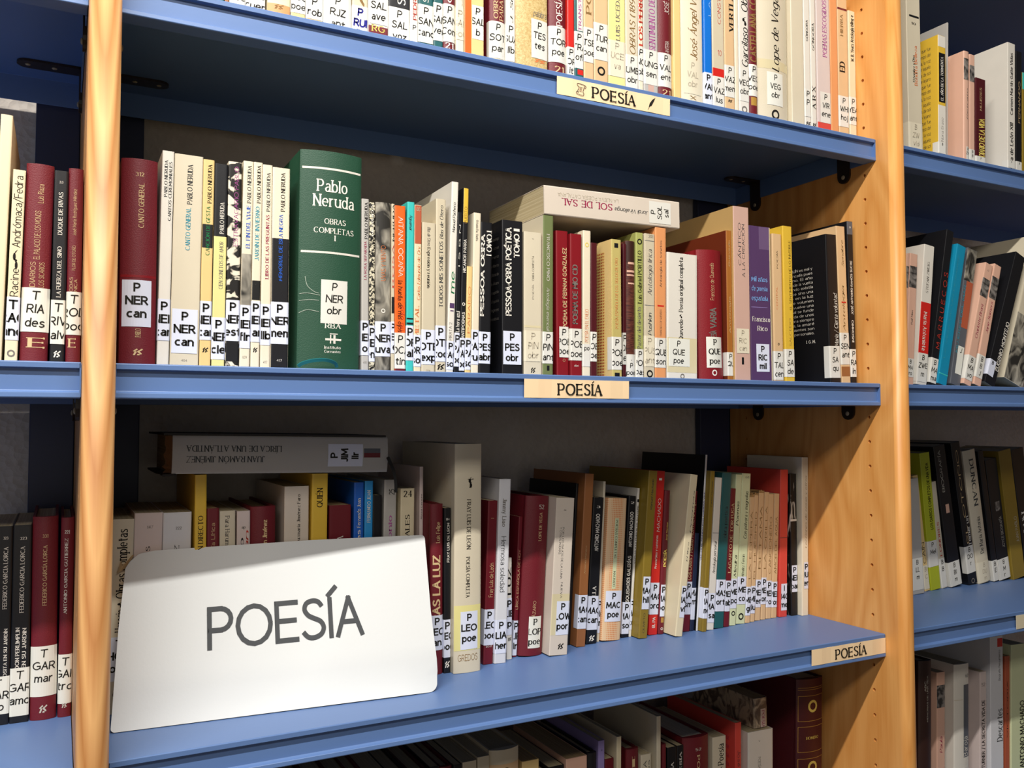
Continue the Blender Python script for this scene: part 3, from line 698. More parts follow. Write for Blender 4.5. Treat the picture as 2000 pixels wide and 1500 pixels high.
# printed peach cards in the card channel of the shelves
def card(x0, x1, z, label, art=None):
    root = thing('shelf_card', label, 'label', (x0, .0038, z+.0050), 'peach cards on the shelf edges')
    w = x1-x0; h = .0192
    y = -.0042
    v = [(0, y, 0), (w, y, 0), (w, y, h), (0, y, h), (0, y+.0003, 0), (w, y+.0003, 0), (w, y+.0003, h), (0, y+.0003, h)]
    k = 16; V = []; F = []
    # card bulging slightly in its channel
    for i in range(k+1):
        x = w*i/k; yy = y+.0003*math.cos(i*1.7)
        V += [(x, yy+.0004, 0), (x, yy, h), (x, yy+.0008, 0), (x, yy+.0004, h)]
    for i in range(k):
        a = 4*i; F += [(a, a+4, a+5, a+1), (a+2, a+3, a+7, a+6), (a+1, a+5, a+7, a+3), (a, a+2, a+6, a+4)]
    F += [(0, 1, 3, 2), (4*k, 4*k+2, 4*k+3, 4*k+1)]
    obj('card', mesh('card', V, F), root, [CARD])
    P = []; 
    def put(polys, sx, sy, ox, oy, sl=0):
        for p in polys: P.append([(ox+a*sx, oy+c*sy) for a, c in p])
    tp, tw = text_polys('POESÍA', 'e', 1.12)
    cw = .0525 if art is None else .0545; cap = .0110
    cx = w*.515
    put(tp, cw/tw, cap, cx-cw/2 if art is None else w*.30, .0036)
    if art:
        def st(pts, th):
            pts = cat(pts)
            for a, c in zip(pts, pts[1:]):
                q = []; quad_seg(q, a, c, th, th, 1); P.extend(q)
        s = .0011; ox, oy = w*.155, .0040
        f = lambda L: [(ox+a*s, oy+c*s) for a, c in L]
        # small parchment scroll
        for L in ([(2, 8), (1.5, 9.8), (3, 10.6), (10, 9.6), (11.6, 8.4), (10.6, 7), (9.4, 7.8), (9.8, 9)], [(2, 8), (3.6, 7.4), (2.8, 5), (2, 3), (3, 1.6)], [(9.4, 7.8), (8.6, 5), (8, 3), (9, 1.2), (8, -.4), (3, -.2), (0.6, .6), (.4, 2), (2, 2.6), (3, 1.6)], [(4.4, 7.2), (7.6, 6.9)], [(4, 5.4), (7, 5.2)], [(3.8, 3.6), (6.6, 3.4)]):
            st(f(L), .00055)
        # feather quill
        qx, qy = w*.79, .0022
        P.append([(qx, qy), (qx+.0006, qy+.0002), (qx+.0042, qy+.0062), (qx+.0040, qy+.0066)])
        P.append([(qx+.0012, qy+.0030), (qx+.0052, qy+.0052), (qx+.0080, qy+.0098), (qx+.0105, qy+.0150), (qx+.0060, qy+.0118), (qx+.0026, qy+.0074)])
    if art:
        P = P
    V = []; F = []
    for p in P:
        n = len(V); V += [(a, y-.0003, c) for a, c in p]; F.append(tuple(range(n, n+len(p))))
    me = mesh('printed_word', V, F); o = obj('printed_word', me, root, [ink('h')])
    return root
card(.6165, .7640, .32, 'peach card reading POESÍA between a scroll and a feather drawing, top shelf edge', True)
card(.5765, .7050, 0.0, 'peach card reading POESÍA in the edge of the centre bay middle shelf')
card(.9700, 1.0985, -.32, 'peach card reading POESÍA at the right end of the lower shelf')
bl = thing('shelf_card', 'blank pale card on the edge of the right bay lower shelf', 'label', (X_on(1985, 0, -.31), .0038, -.3150), 'peach cards on the shelf edges')
obj('card', box_mesh('card', 0, .13, -.0042, -.0035, 0, .0192), bl, [mat('d9cdb0', .6, 'pale_card', .01, 60, .04)])

# big hand-cut cardboard sign leaning on the books of the lower shelf
def make_sign():
    zb = -.32+SH
    A = Vector((.2030, .0700, zb+.0004)); B = Vector((.5047, .0443, zb+.0004))
    W_ = (B-A).length; ang = math.atan2(B.y-A.y, B.x-A.x); H = .1595; T = .0034
    root = thing('cardboard_sign', 'white cardboard sign reading POESÍA in large grey capitals, leaning on the lower shelf books', 'sign', A)
    root.rotation_euler = (-math.radians(20), 0, ang)
    # outline with worn corners
    pts = []
    def corner(cx, cz, r, a0, a1, n=6):
        for i in range(n+1):
            a = math.radians(a0+(a1-a0)*i/n); pts.append((cx+r*math.cos(a), cz+r*math.sin(a)))
    corner(.0035, .0035, .0035, 180, 270); corner(W_-.012, .0105, .0100, 270, 345); 
    pts.append((W_-.0012, .02)); pts.append((W_-.0030, H*.5)); corner(W_-.0060, H-.004, .004, 0, 90)
    pts += [(W_*.6, H+.0012), (W_*.3, H+.0004), (.034, H-.0005), (.020, H-.003), (.0120, H-.010), (.0085, H-.016), (.004, H*.55)]
    bm = bmesh.new(); vs = [bm.verts.new((x, 0, z)) for x, z in pts]; f = bm.faces.new(vs)
    # grid it so that the board can warp
    for i in range(1, 16): bmesh.ops.bisect_plane(bm, geom=bm.verts[:]+bm.edges[:]+bm.faces[:], plane_co=(W_*i/16, 0, 0), plane_no=(1, 0, 0))
    for i in range(1, 10): bmesh.ops.bisect_plane(bm, geom=bm.verts[:]+bm.edges[:]+bm.faces[:], plane_co=(0, 0, H*i/10), plane_no=(0, 0, 1))
    def warp(x, z):
        y = 0.0
        y += .0020*math.exp(-((z-H*.08)/(H*.05))**2)-.0012*math.exp(-((z-.004)/.006)**2)     # crease near the lower fold
        y += .0012*math.exp(-((x-W_*.42)/.004)**2)*.4
        y += .006*max(0, (x-W_+.03)/.03)**2*max(0, 1-z/.03)
        y += .0015*math.sin(x*14+.6)*(z/H)
        return y
    for v in bm.verts: v.co.y = warp(v.co.x, v.co.z)
    r = bmesh.ops.extrude_face_region(bm, geom=bm.faces[:]); 
    for g in r['geom']:
        if isinstance(g, bmesh.types.BMVert): g.co.y += T
    bmesh.ops.recalc_face_normals(bm, faces=bm.faces[:])
    bm.normal_update()
    for fc in bm.faces: fc.material_index = 1 if abs(fc.normal.y) < .6 else 0; fc.smooth = abs(fc.normal.y) > .6
    me = bpy.data.meshes.new('board'); bm.to_mesh(me); bm.free(); me.set_sharp_from_angle(angle=.7)
    o = obj('board', me, root, [mat('dcdedd', .6, 'white_card', .05, 26, .035), mat('9a7350', .8, 'cardboard_edge', .1, 80, .2)])
    # curled paper flap torn at the upper left corner
    V = []; F = []
    for i in range(7):
        a = i/6; 
        V += [(.0085-.0075*a, -.0006+.004*math.sin(a*2.6), H-.016-.004*a), (.016-.010*a, -.0006+.004*math.sin(a*2.6), H-.004+.001*a)]
    for i in range(6): F.append((2*i, 2*i+1, 2*i+3, 2*i+2))
    obj('torn_corner', mesh('torn_corner', V, F), root, [mat('b79c74', .8, 'torn_card', .1, 80, .2)])
    # lettering
    P, tw = text_polys('POESÍA', 'n', 1.5)
    capx = .1440/tw; capz = .0355; ox, oz = .0825, .0640
    V = []; F = []
    for p in P:
        n = len(V)
        for a, c in p:
            x = ox+a*capx; z = oz+c*capz+(x-ox)*.004
            V.append((x, warp(x, z)-.0007, z))
        F.append(tuple(range(n, n+len(p))))
    obj('printed_word', mesh('printed_word', V, F), root, [mat('4c4e50', .6, 'ink')])
    return root
make_sign()
# ------------------------------------------------------------------ the books, row by row
# x0 x1 = spine edges at the shelf, xt yt = top left corner (frame 2000x1500), kind, cover, options | print and stickers
def lerp(*p):
    def f(x):
        if x <= p[0][0]: return p[0][1]
        for (a, b), (c, d) in zip(p, p[1:]):
            if x <= c: return b+(d-b)*(x-a)/(c-a)
        return p[-1][1]
    return f
TOP = """
258 276 258 0 p w h=.205 n=ivory ; L -40 -22 P|RIM|lib h
276 300 276 0 h m h=.21 ; L -40 -20 P|ROB|cue h
300 322 300 0 p c h=.20
322 350 322 0 p pc h=.21
350 372 350 0 h k h=.205
372 398 372 0 p bg h=.19
398 424 398 0 p w h=.20 ; L -60 6 P|ROD|ant h
424 438 424 0 p tl h=.20 ; L -60 -4 P|ROD|tie h
438 447 438 0 p br h=.195
448 478 448 0 p pc h=.20 n=ivory ; L -60 8 P|ROJ|poe h
479 517 479 0 p pc h=.21 ; L -44 26 P|ROJ|cuen h ; D -160 -60 e g .5 .4 Gonzalo Rojas
522 567 522 0 r c h=.20 ; B 8 60 so ; V -150 -60 e n .5 .3 LUIS ROSALES ; H 18 e n 10 .5 .4 @ 
568 596 568 0 p pc h=.195 ; L -36 26 P|ROS|poe h ; B 26 50 cy
597 630 597 0 p c h=.20 ; L -30 38 (0)20|P|rob h ; B 38 60 cy
632 686 632 0 r pc h=.215 ; L -10 62 P|RJZ|ant h ; V -200 -40 e g .5 .28 ANTOLOGÍA POÉTICA
688 718 688 0 p bg h=.20 ; L 12 80 P|RUI|lla u ; V -120 10 i n .62 .3 Ruiz
719 758 719 0 p w h=.205 n=ivory ; B 52 90 m .0 1 ; H 62 e y 12 .5 .6 RG ; L -22 48 P|SAL|ave h
759 800 759 0 p k h=.20 ; V -90 8 e w .6 .35 SALINAS ; L 16 90 P|SAL|voz h
801 816 801 0 p w h=.21 ; V -90 38 s r .6 .4 PEDRO SALINAS ; L 46 92 P| h
817 846 817 0 p tl h=.19 ; L 10 84 P|SAN|cand h ; V -100 4 e w .5 .34 SANTA TERESA
847 865 847 0 p tl h=.20 ; L 6 80 P|SAN|ver h
866 890 866 0 h m h=.20 ; L 8 82 P|SAN|Com h ; H 94 e w 10 .5 .6 21 ; V -80 4 e w .5 .34 OBRAS
891 906 891 0 p pc h=.21 ; L 16 78 P|SAN|sou f ; V -80 12 i n .6 .4 Juan
907 945 907 0 p cy h=.20 n=orange_yellow ; B -400 120 o .0 .35 ; L 10 76 P|SAL|b h .38 .98 ; B 76 110 cy .35 1
958 988 958 0 h m h=.195 ; V -90 36 e d .36 .26 OBRA POÉTICA ; V -60 38 e d .72 .26 PARA POESÍA ; L 42 114 P|SOT|par h ; B 114 126 c
989 1006 989 0 p w h=.19 n=ivory ; V -60 44 i k .6 .3 J. Suárez ; L 46 120 P|SUA|lib h
1008 1072 1008 0 r goldcloth h=.20 n=gold_flecked ; H 30 i g 12 .74 .42 palabra ; L 36 112 P|TES|tes h .46 .98 ; H 120 e o 8 .74 .36 @
1075 1108 1075 0 h m h=.20 ; V -100 50 e w .55 .34 POESÍA COMPLETA ; L 52 122 P|TOR|poe h ; H 142 e d 12 .55 .5 21
1109 1122 1109 0 p r h=.19 ; L 92 150 P|OR|it h
1123 1140 1123 0 p tl h=.20 ; B -200 60 w .25 1 ; V -60 60 s p .6 .3 TRANSTROMER ; L 62 134 P|TRA|ofi h ; B 136 146 r .3 1
1141 1160 1141 0 p lt h=.205 n=beige ; V -100 26 e n .5 .5 POEMAS ; L 54 122 P|TSE|poe h
1161 1188 1161 0 p lt h=.20 n=tan ; L 46 118 P|TUR|can h ; O 139 k .28
1189 1222 1189 0 p py h=.21 ; V -100 78 e g .56 .22 LUIS UCEDA En el viento ; L 80 150 P|UCE|va f
1223 1247 1223 0 p pg h=.20 ; V -60 106 i n .55 .44 OBRAS (1891-1936) ; L 108 176 P|UMB|obr h
1248 1257 1248 0 p pc h=.19 ; V -60 88 B r .5 .8 LOS PERROS DE ; L 92 158 P|NO|ob h
1258 1286 1258 0 p g h=.20 ; V -60 98 e p .6 .4 SENTIMIENTO DEL TIEMPO ; L 98 166 P|UNG|sen h ; B 162 184 rl .3 .7
1286 1316 1286 0 h m h=.205 ; V -80 26 n w .6 .3 JOSÉ ÁNGEL VALENTE ; V 80 102 n w .6 .26 ANTERIA ; L 104 170 P|VAL|ent h ; H 186 e d 10 .55 .5 21
1317 1331 1317 0 p cy h=.20 n=yellow_cream
1332 1376 1332 0 r pc h=.21 n=peach_cream ; V -180 116 i n .55 .30 José Ángel Valente Obra poética ; L 118 184 P|VAL|obr f .12 .86 ; H 194 e n 6 .5 .2 X
1377 1392 1377 0 p b h=.205 ; V -100 30 n a .75 .3 LA POESÍA ; L 142 208 P|VAL|ant s
1393 1416 1393 0 p bg h=.20 ; V -60 46 n r .6 .26 CONSTANTINO ; H 108 n r 10 .6 .3 10 ; B 134 152 r ; L 150 214 P|VAZ|lus h
1417 1436 1417 0 p lt h=.20 n=beige ; V -40 60 E k .7 .4 VERTI AÑO ; L 128 190 P|VAZ|mem h ; H 200 e k 6 .5 .4 @
1437 1444 1437 0 p pc h=.19
1445 1464 1445 0 p w h=.20 n=ivory ; V -120 130 i k .6 .62 Garcilaso * Obras completas ; L 134 198 P|VEG|obr h ; O 214 g .28
1465 1483 1465 0 h m h=.205 ; V -60 120 B n .5 .6 CASTELLANA COMPLETA ; L 126 188 P|VEG|poe h ; B 190 206 gd .2 .8
1484 1546 1484 0 h pg h=.215 n=parchment ; V -200 138 i k .52 .22 Lope de Vega * Obras poéticas ; L 142 206 P|VEG|obr x .26 .76 ; O 224 k .12 ; B 118 136 tape
1548 1572 1548 0 p pg h=.205 d=.16 n=wide_parchment
1573 1585 1573 0 p w h=.195 n=ivory ; V 40 80 e k .5 .3 GÓNGORA ; L 174 228 P|P h ; H 244 e k 7 .5 .7 @
1586 1596 1586 0 p w h=.19 n=ivory ; V 46 98 e k .5 .4 GÓNGORA ; V 170 212 e k .5 .6 A R X ; H 247 e k 7 .5 .7 @
1598 1624 1598 0 p pp h=.20 n=pinkish ; V 0 110 e p .6 .3 POEMAS ESCOGIDOS ; L 180 240 P|VIR|ene h .2 1 ; B 240 262 co
1625 1639 1625 0 p so h=.21
1640 1659 1640 0 p lt h=.20 n=tan ; B 16 20 m ; V 30 70 e n .4 .26 HIERBA ; V 122 140 E k .4 .5 ED ; L 188 248 P|WHI|hoj h
1661 1674 1663 22 p c n=ivory ; V 30 120 s k .5 .4 W. B. Yeats Antología bilingüe ; L 190 244 P|YEA|ant h
"""
MID = """
232 304 238 306 h m ; H 344 e d 7 .5 .22 312 ; V 358 444 e d .55 .14 CANTO GENERAL ; B 537 542 M ; L 547 638 P|NER|can s .06 .86 ; V 642 658 e d .5 .14 PABLO ; H 694 e d 14 .5 .26 @
306 329 318 294 p w n=ivory ; V 314 384 e K .34 .26 PABLO NERUDA ; V 316 430 e K .72 .24 CANTOS CEREMONIALES ; L 584 665 P|NER|can s
331 387 342 300 p pg n=parchment_cream ; V 322 398 e K .55 .17 PABLO NERUDA ; V 406 488 e t .52 .15 CANTO GENERAL ; L 604 690 P|NER|can s .04 .94 ; H 706 n g 4 .5 .2 404
389 411 397 311 p cy ; V 322 396 e k .6 .34 PABLO NERUDA ; B 438 484 k .0 1 ; V 404 498 e G .52 .32 CANCIÓN DE GESTA ; L 588 664 P|NER|car s ; H 688 e k 10 .5 .5 @
412 438 420 319 p k n=black_topped_yellow ; B 462 730 py ; V 396 456 e w .6 .3 PABLO NERUDA ; V 472 564 e g .6 .28 CIEN SONETOS DE AMOR ; L 620 702 P|NER|cie s
440 466 447 315 p bwwave n=black_and_white_printed ; V 326 480 n p .62 .3 ESTRAVAGARIO PABLO ; L 586 666 P|NER|est s ; B 666 706 k ; 
467 487 476 314 p pc ; V 324 396 e K .6 .36 PABLO NERUDA ; V 402 484 e b .58 .36 EL FIN DEL VIAJE ; B 496 596 photo ; L 596 680 P|NER|fin s ; H 700 n g 5 .5 .4 609
489 506 493 316 p pc ; V 324 396 e k .6 .38 PABLO NERUDA ; V 404 508 e t .5 .42 JARDÍN DE INVIERNO ; B 548 586 brush ; L 588 668 P|NER|jar s ; H 688 e k 10 .5 .5 @
508 527 512 321 p pc ; V 338 412 e K .6 .34 PABLO NERUDA ; V 420 544 e R .56 .32 LIBRO DE LAS PREGUNTAS ; L 594 674 P|NER|lib s ; H 710 n g 5 .5 .4 417
528 562 531 326 p pc n=cream_and_black ; B 466 730 k ; V 338 412 e k .6 .22 PABLO NERUDA ; V 420 548 e b .5 .2 MEMORIAL DE ISLA NEGRA ; L 590 672 P|NER|mem s ; H 706 n w 4 .5 .3 417
582 704 590 289 h gr d=.175 y=.026 g=0 n=very_tall_dark_green ; B 329 333 w .03 .98 ; H 375 e w 22 .5 .47 Pablo ; H 404 e w 22 .53 .64 Neruda ; H 438 e w 10 .55 .34 OBRAS ; H 456 e w 10 .54 .64 COMPLETAS ; H 470 e w 10 .55 .005 I ; B 492 496 w .03 .98 ; L 547 632 P|NER|obr h .34 .77 ; H 641 e w 9 .54 .24 RBA ; B 661 665 w .42 .68 ; B 654 671 w .495 .515 ; B 654 671 w .55 .585 ; B 651 653 w .49 .62 ; H 681 e w 5 .54 .26 Instituto ; H 689 e w 5 .54 .26 Cervantes
706 720 707 388 p g ; V 396 466 e k .6 .4 PABLO NERUDA ; V 472 546 e R .5 .32 LA ROSA SEPARADA ; L 626 694 P|NER|ros s ; H 710 n g 4 .5 .5 410
721 732 722 395 p bwdots n=black_speckled ; V 400 460 e w .5 .4 NERUDA ; L 636 706 P|NER|ent s
733 763 734 394 r photo n=grey_photo_covered ; V 480 548 n o .5 .3 UVAS Y VIENTO ; L 628 696 P|NER|uva s ; O 607 w .14
764 770 765 398 p bg ; V 400 470 e k .6 .5 NERUDA ; V 480 560 e r .5 .5 ROSA ; B 580 612 k ; L 628 690 P|E|re s
771 792 771 401 p o n=bright_orange ; V 598 650 n r .6 .4 mis ojos ; D 424 540 n w .55 .42 AITANA OCAÑA ; D 548 648 h k .5 .4 la huella de mis ojos ; L 650 720 P|OCA|tin h ; B 720 735 m
793 807 796 394 p t ; D 420 450 i K .5 .4 Aguamar ; B 621 624 k ; B 630 634 k ; L 636 704 P|OR|al s
808 822 809 400 p c n=red-topped_cream ; B 395 476 rb ; H 412 n f 7 .5 .5 88 ; V 482 586 i o .6 .4 Carlos Edmundo de Ory ; V 598 660 e o .4 .5 METAL ; L 654 716 P|ORY|sor s
823 849 825 434 p bg n=low_beige ; D 444 480 i g .5 .24 Blas de Otero ; D 484 562 e k .5 .22 Expresión y reunión ; L 644 712 P|OTE|exp s ; H 726 n g 4 .5 .3 024
851 870 852 388 p bg ; V 402 466 i K .55 .34 Blas de Otero ; V 472 600 e K .52 .36 TODOS MIS SONETOS ; L 636 706 P|OTE|tod s ; H 722 e k 12 .5 .7 @
872 885 883 355 p w n=tall_leaning_white d=.15 ; V 396 454 i K .45 .4 Manuel Pacheco ; V 532 572 h G .5 .6 me ; B 592 602 pu .2 .9 ; B 606 608 pu .3 .8 ; V 630 664 n g .4 .4 PIRATA 2 ; L 666 722 P|PAC|sol s
887 896 890 414 p k d=.14 ; V 440 520 n w .5 .3 I S B N ; V 608 648 s w .5 .7 La hora azul ; L 650 716 P|PA|po s
897 907 906 367 p k n=yellow-topped_black d=.14 ; B 300 434 y ; V 404 436 n n .5 .5 PUERTO ; O 594 w .3 ; V 468 532 s w .5 .5 NICANOR PARRA ; V 610 660 s w .5 .5 ANTIPOEMAS ; L 660 724 P|PAR|po s
908 919 909 520 p cy ; V 560 650 n o .5 .4 PARAÍSO ; L 660 722 P|PA|so s
920 934 921 415 p pc ; D 430 470 e g .5 .3 Octavio Paz Vuelta ; L 644 712 P|PAZ|vue s
935 957 936 433 p k ; D 448 498 E w .75 .44 TOMO I ; V 460 616 B w .18 .3 PESSOA OBRA ; L 648 710 P|PES|abr s
981 1021 981 429 p k d=.15 n=broad_black ; D 446 447 n w .5 .1 . ; V 446 616 B w .30 .25 PESSOA·OBRA POÉTICA ; V 447 502 B w .70 .24 TOMO II ; L 647 712 P|PES|obr s .04 .92
1024 1058 1024 452 p pg n=ivory ; H 468 n g 4 .5 .1 ~ ; V 500 548 n k .5 .10 OBRA COMPLETA ; V 556 584 n g .5 .08 POESÍA ; B 636 640 tape ; L 646 706 P|PIN|obr f ; H 728 e k 11 .5 .26 @
1060 1080 1061 420 p ol side=pg d=.14 ; D 458 548 e s .5 .28 FRANCISCO PINO ; D 562 645 i s .5 .28 Antología esencial ; L 648 710 P|PIN|ant h ; B 714 724 k .4 .65
1088 1112 1086 450 p M n=crimson y=.034 ; V 484 640 s d .7 .3 POEMA DE FERNAN GONZALEZ ; L 638 698 P|POE|poe h .2 1 ; H 706 n d 5 .6 .2 O
1114 1137 1113 456 p M n=crimson ; V 518 632 B g .4 .4 POEMA DE MIO CID ; L 642 704 P|POE|poe h ; H 716 n w 4 .5 .4 abc
1138 1153 1139 450 p pc n=ivory ; O 478 y .26 ; V 604 668 n o .5 .4 POESÍA EN EL EXILIO ; L 672 716 po h
1154 1166 1154 474 p dm ; L 648 706 P|OE|oe h
1196 1215 1194 467 p ky side=cy n=straw_yellow d=.10 y=.022 ; B 475 484 k .3 .7 ; V 504 642 n o .5 .26 POESÍA ESPAÑOLA DE LOS SIGLOS DE ORO ; L 658 722 P|POE|poe h ; B 728 742 k .25 .75
1217 1223 1217 476 p dm ; L 650 712 P|OE|e h
1224 1242 1223 470 h leather n=ribbed_dark_brown ; B 460 512 db2 ; B 512 516 pk .2 .9 ; B 528 532 pk .1 .9 ; B 536 539 pk .1 .9 ; B 552 555 pk .2 .9 ; L 692 745 .|P|poe h
1243 1257 1242 454 p lg ; O 472 k .34 ; V 490 592 e k .5 .5 Luis Gabriel PORTILLO ; V 600 680 e g .4 .5 Pastor del desierto ; L 682 740 P|POR|pas h
1259 1279 1259 456 p bg ; H 464 e g 5 .6 .4 201 ; B 470 471 gy ; V 488 576 i g .5 .4 Antología lírica ; B 596 597 gy ; V 612 654 i K .5 .34 Pushkin ; L 656 716 P|PUS|ant f ; O 730 k .3
1280 1301 1280 444 p so ; V 470 560 n K .5 .18 Antología de sonetos ; B 596 599 r .2 .8 ; V 604 656 n K .5 .16 FRANCISCO DE QUEVEDO ; L 660 718 P|QUE|son h
1303 1362 1303 493 p w n=broad_white ; V 504 664 e k .45 .13 Quevedo * Poesía original completa ; B 660 728 tape .0 .98 ; L 662 716 P|QUE|poe x .0 .74 ; O 735 g .07
1372 1420 1366 486 h M n=broad_crimson ; V 514 586 n d .48 .15 Francisco de Quevedo ; V 602 640 B g .5 .22 VARIA ; V 646 664 B g .5 .2 OESÍA ; L 658 718 P|QUE|poe S .22 .86 ; O 728 w .1
1422 1433 1418 450 p br2 side=ox d=.15 ; V 470 520 n d .5 .25 Quevedo ; V 580 650 n d .5 .25 Antología ; L 688 734 P|QU h
1436 1467 1431 402 p rl side=ds n=tall_dusty_pink d=.20 y=.028 ; V 436 518 n K .38 .16 CÁNTICO ; V 438 540 n K .62 .16 A LA CREACIÓN ; L 642 690 P|RIC|can f .1 .9 ; B 698 712 k .42 .56
1468 1510 1462 440 p pu d=.13 ; B 438 487 p2 .46 .98 ; H 550 e a 9 .45 .72 Mil años ; H 568 e a 9 .45 .72 de poesía ; H 587 e a 9 .45 .74 española ; H 628 e w 9 .5 .8 Francisco ; H 646 e w 9 .55 .44 Rico ; B 600 601 li .05 .8 ; L 672 726 P|RIC|mil s .24 .84 ; B 440 744 tape .94 1
1513 1531 1508 456 p lt n=beige ; V 490 524 n k .5 .14 POESÍA ; O 672 k .1 ; V 560 604 n o .4 .14 CENTRAL ; L 686 742 P|TAL|cen h
1535 1553 1528 441 p y d=.12 ; V 470 605 n k .7 .2 EL SENTIMIENTO DE LO INVISIBLE ; V 622 676 n n .6 .2 SALCEDO ; L 682 736 P|SA|de h
1622 1643 1612 457 p k d=.125 n=leaning_black ; V 574 676 i w .7 .34 María / Cierta voluntad ; L 676 738 P|SA|qu h .0 1
1645 1662 1630 441 p lt n=beige d=.125 ; V 470 520 i n .6 .24 Senabre ; B 589 592 r .3 .8 ; V 560 646 i n .5 .24 Antología ; L 650 712 P|SEN|ant h ; B 716 735 br
1663 1674 1654 432 p k n=grey-topped_black d=.12 ; B 430 458 gy ; O 444 w .12 ; V 510 614 s w .5 .3 JOSÉ ANTONIO RAMOS SUCRE ; V 626 668 s w .5 .3 INSOMNIO ; L 682 736 P|RA|in h
"""
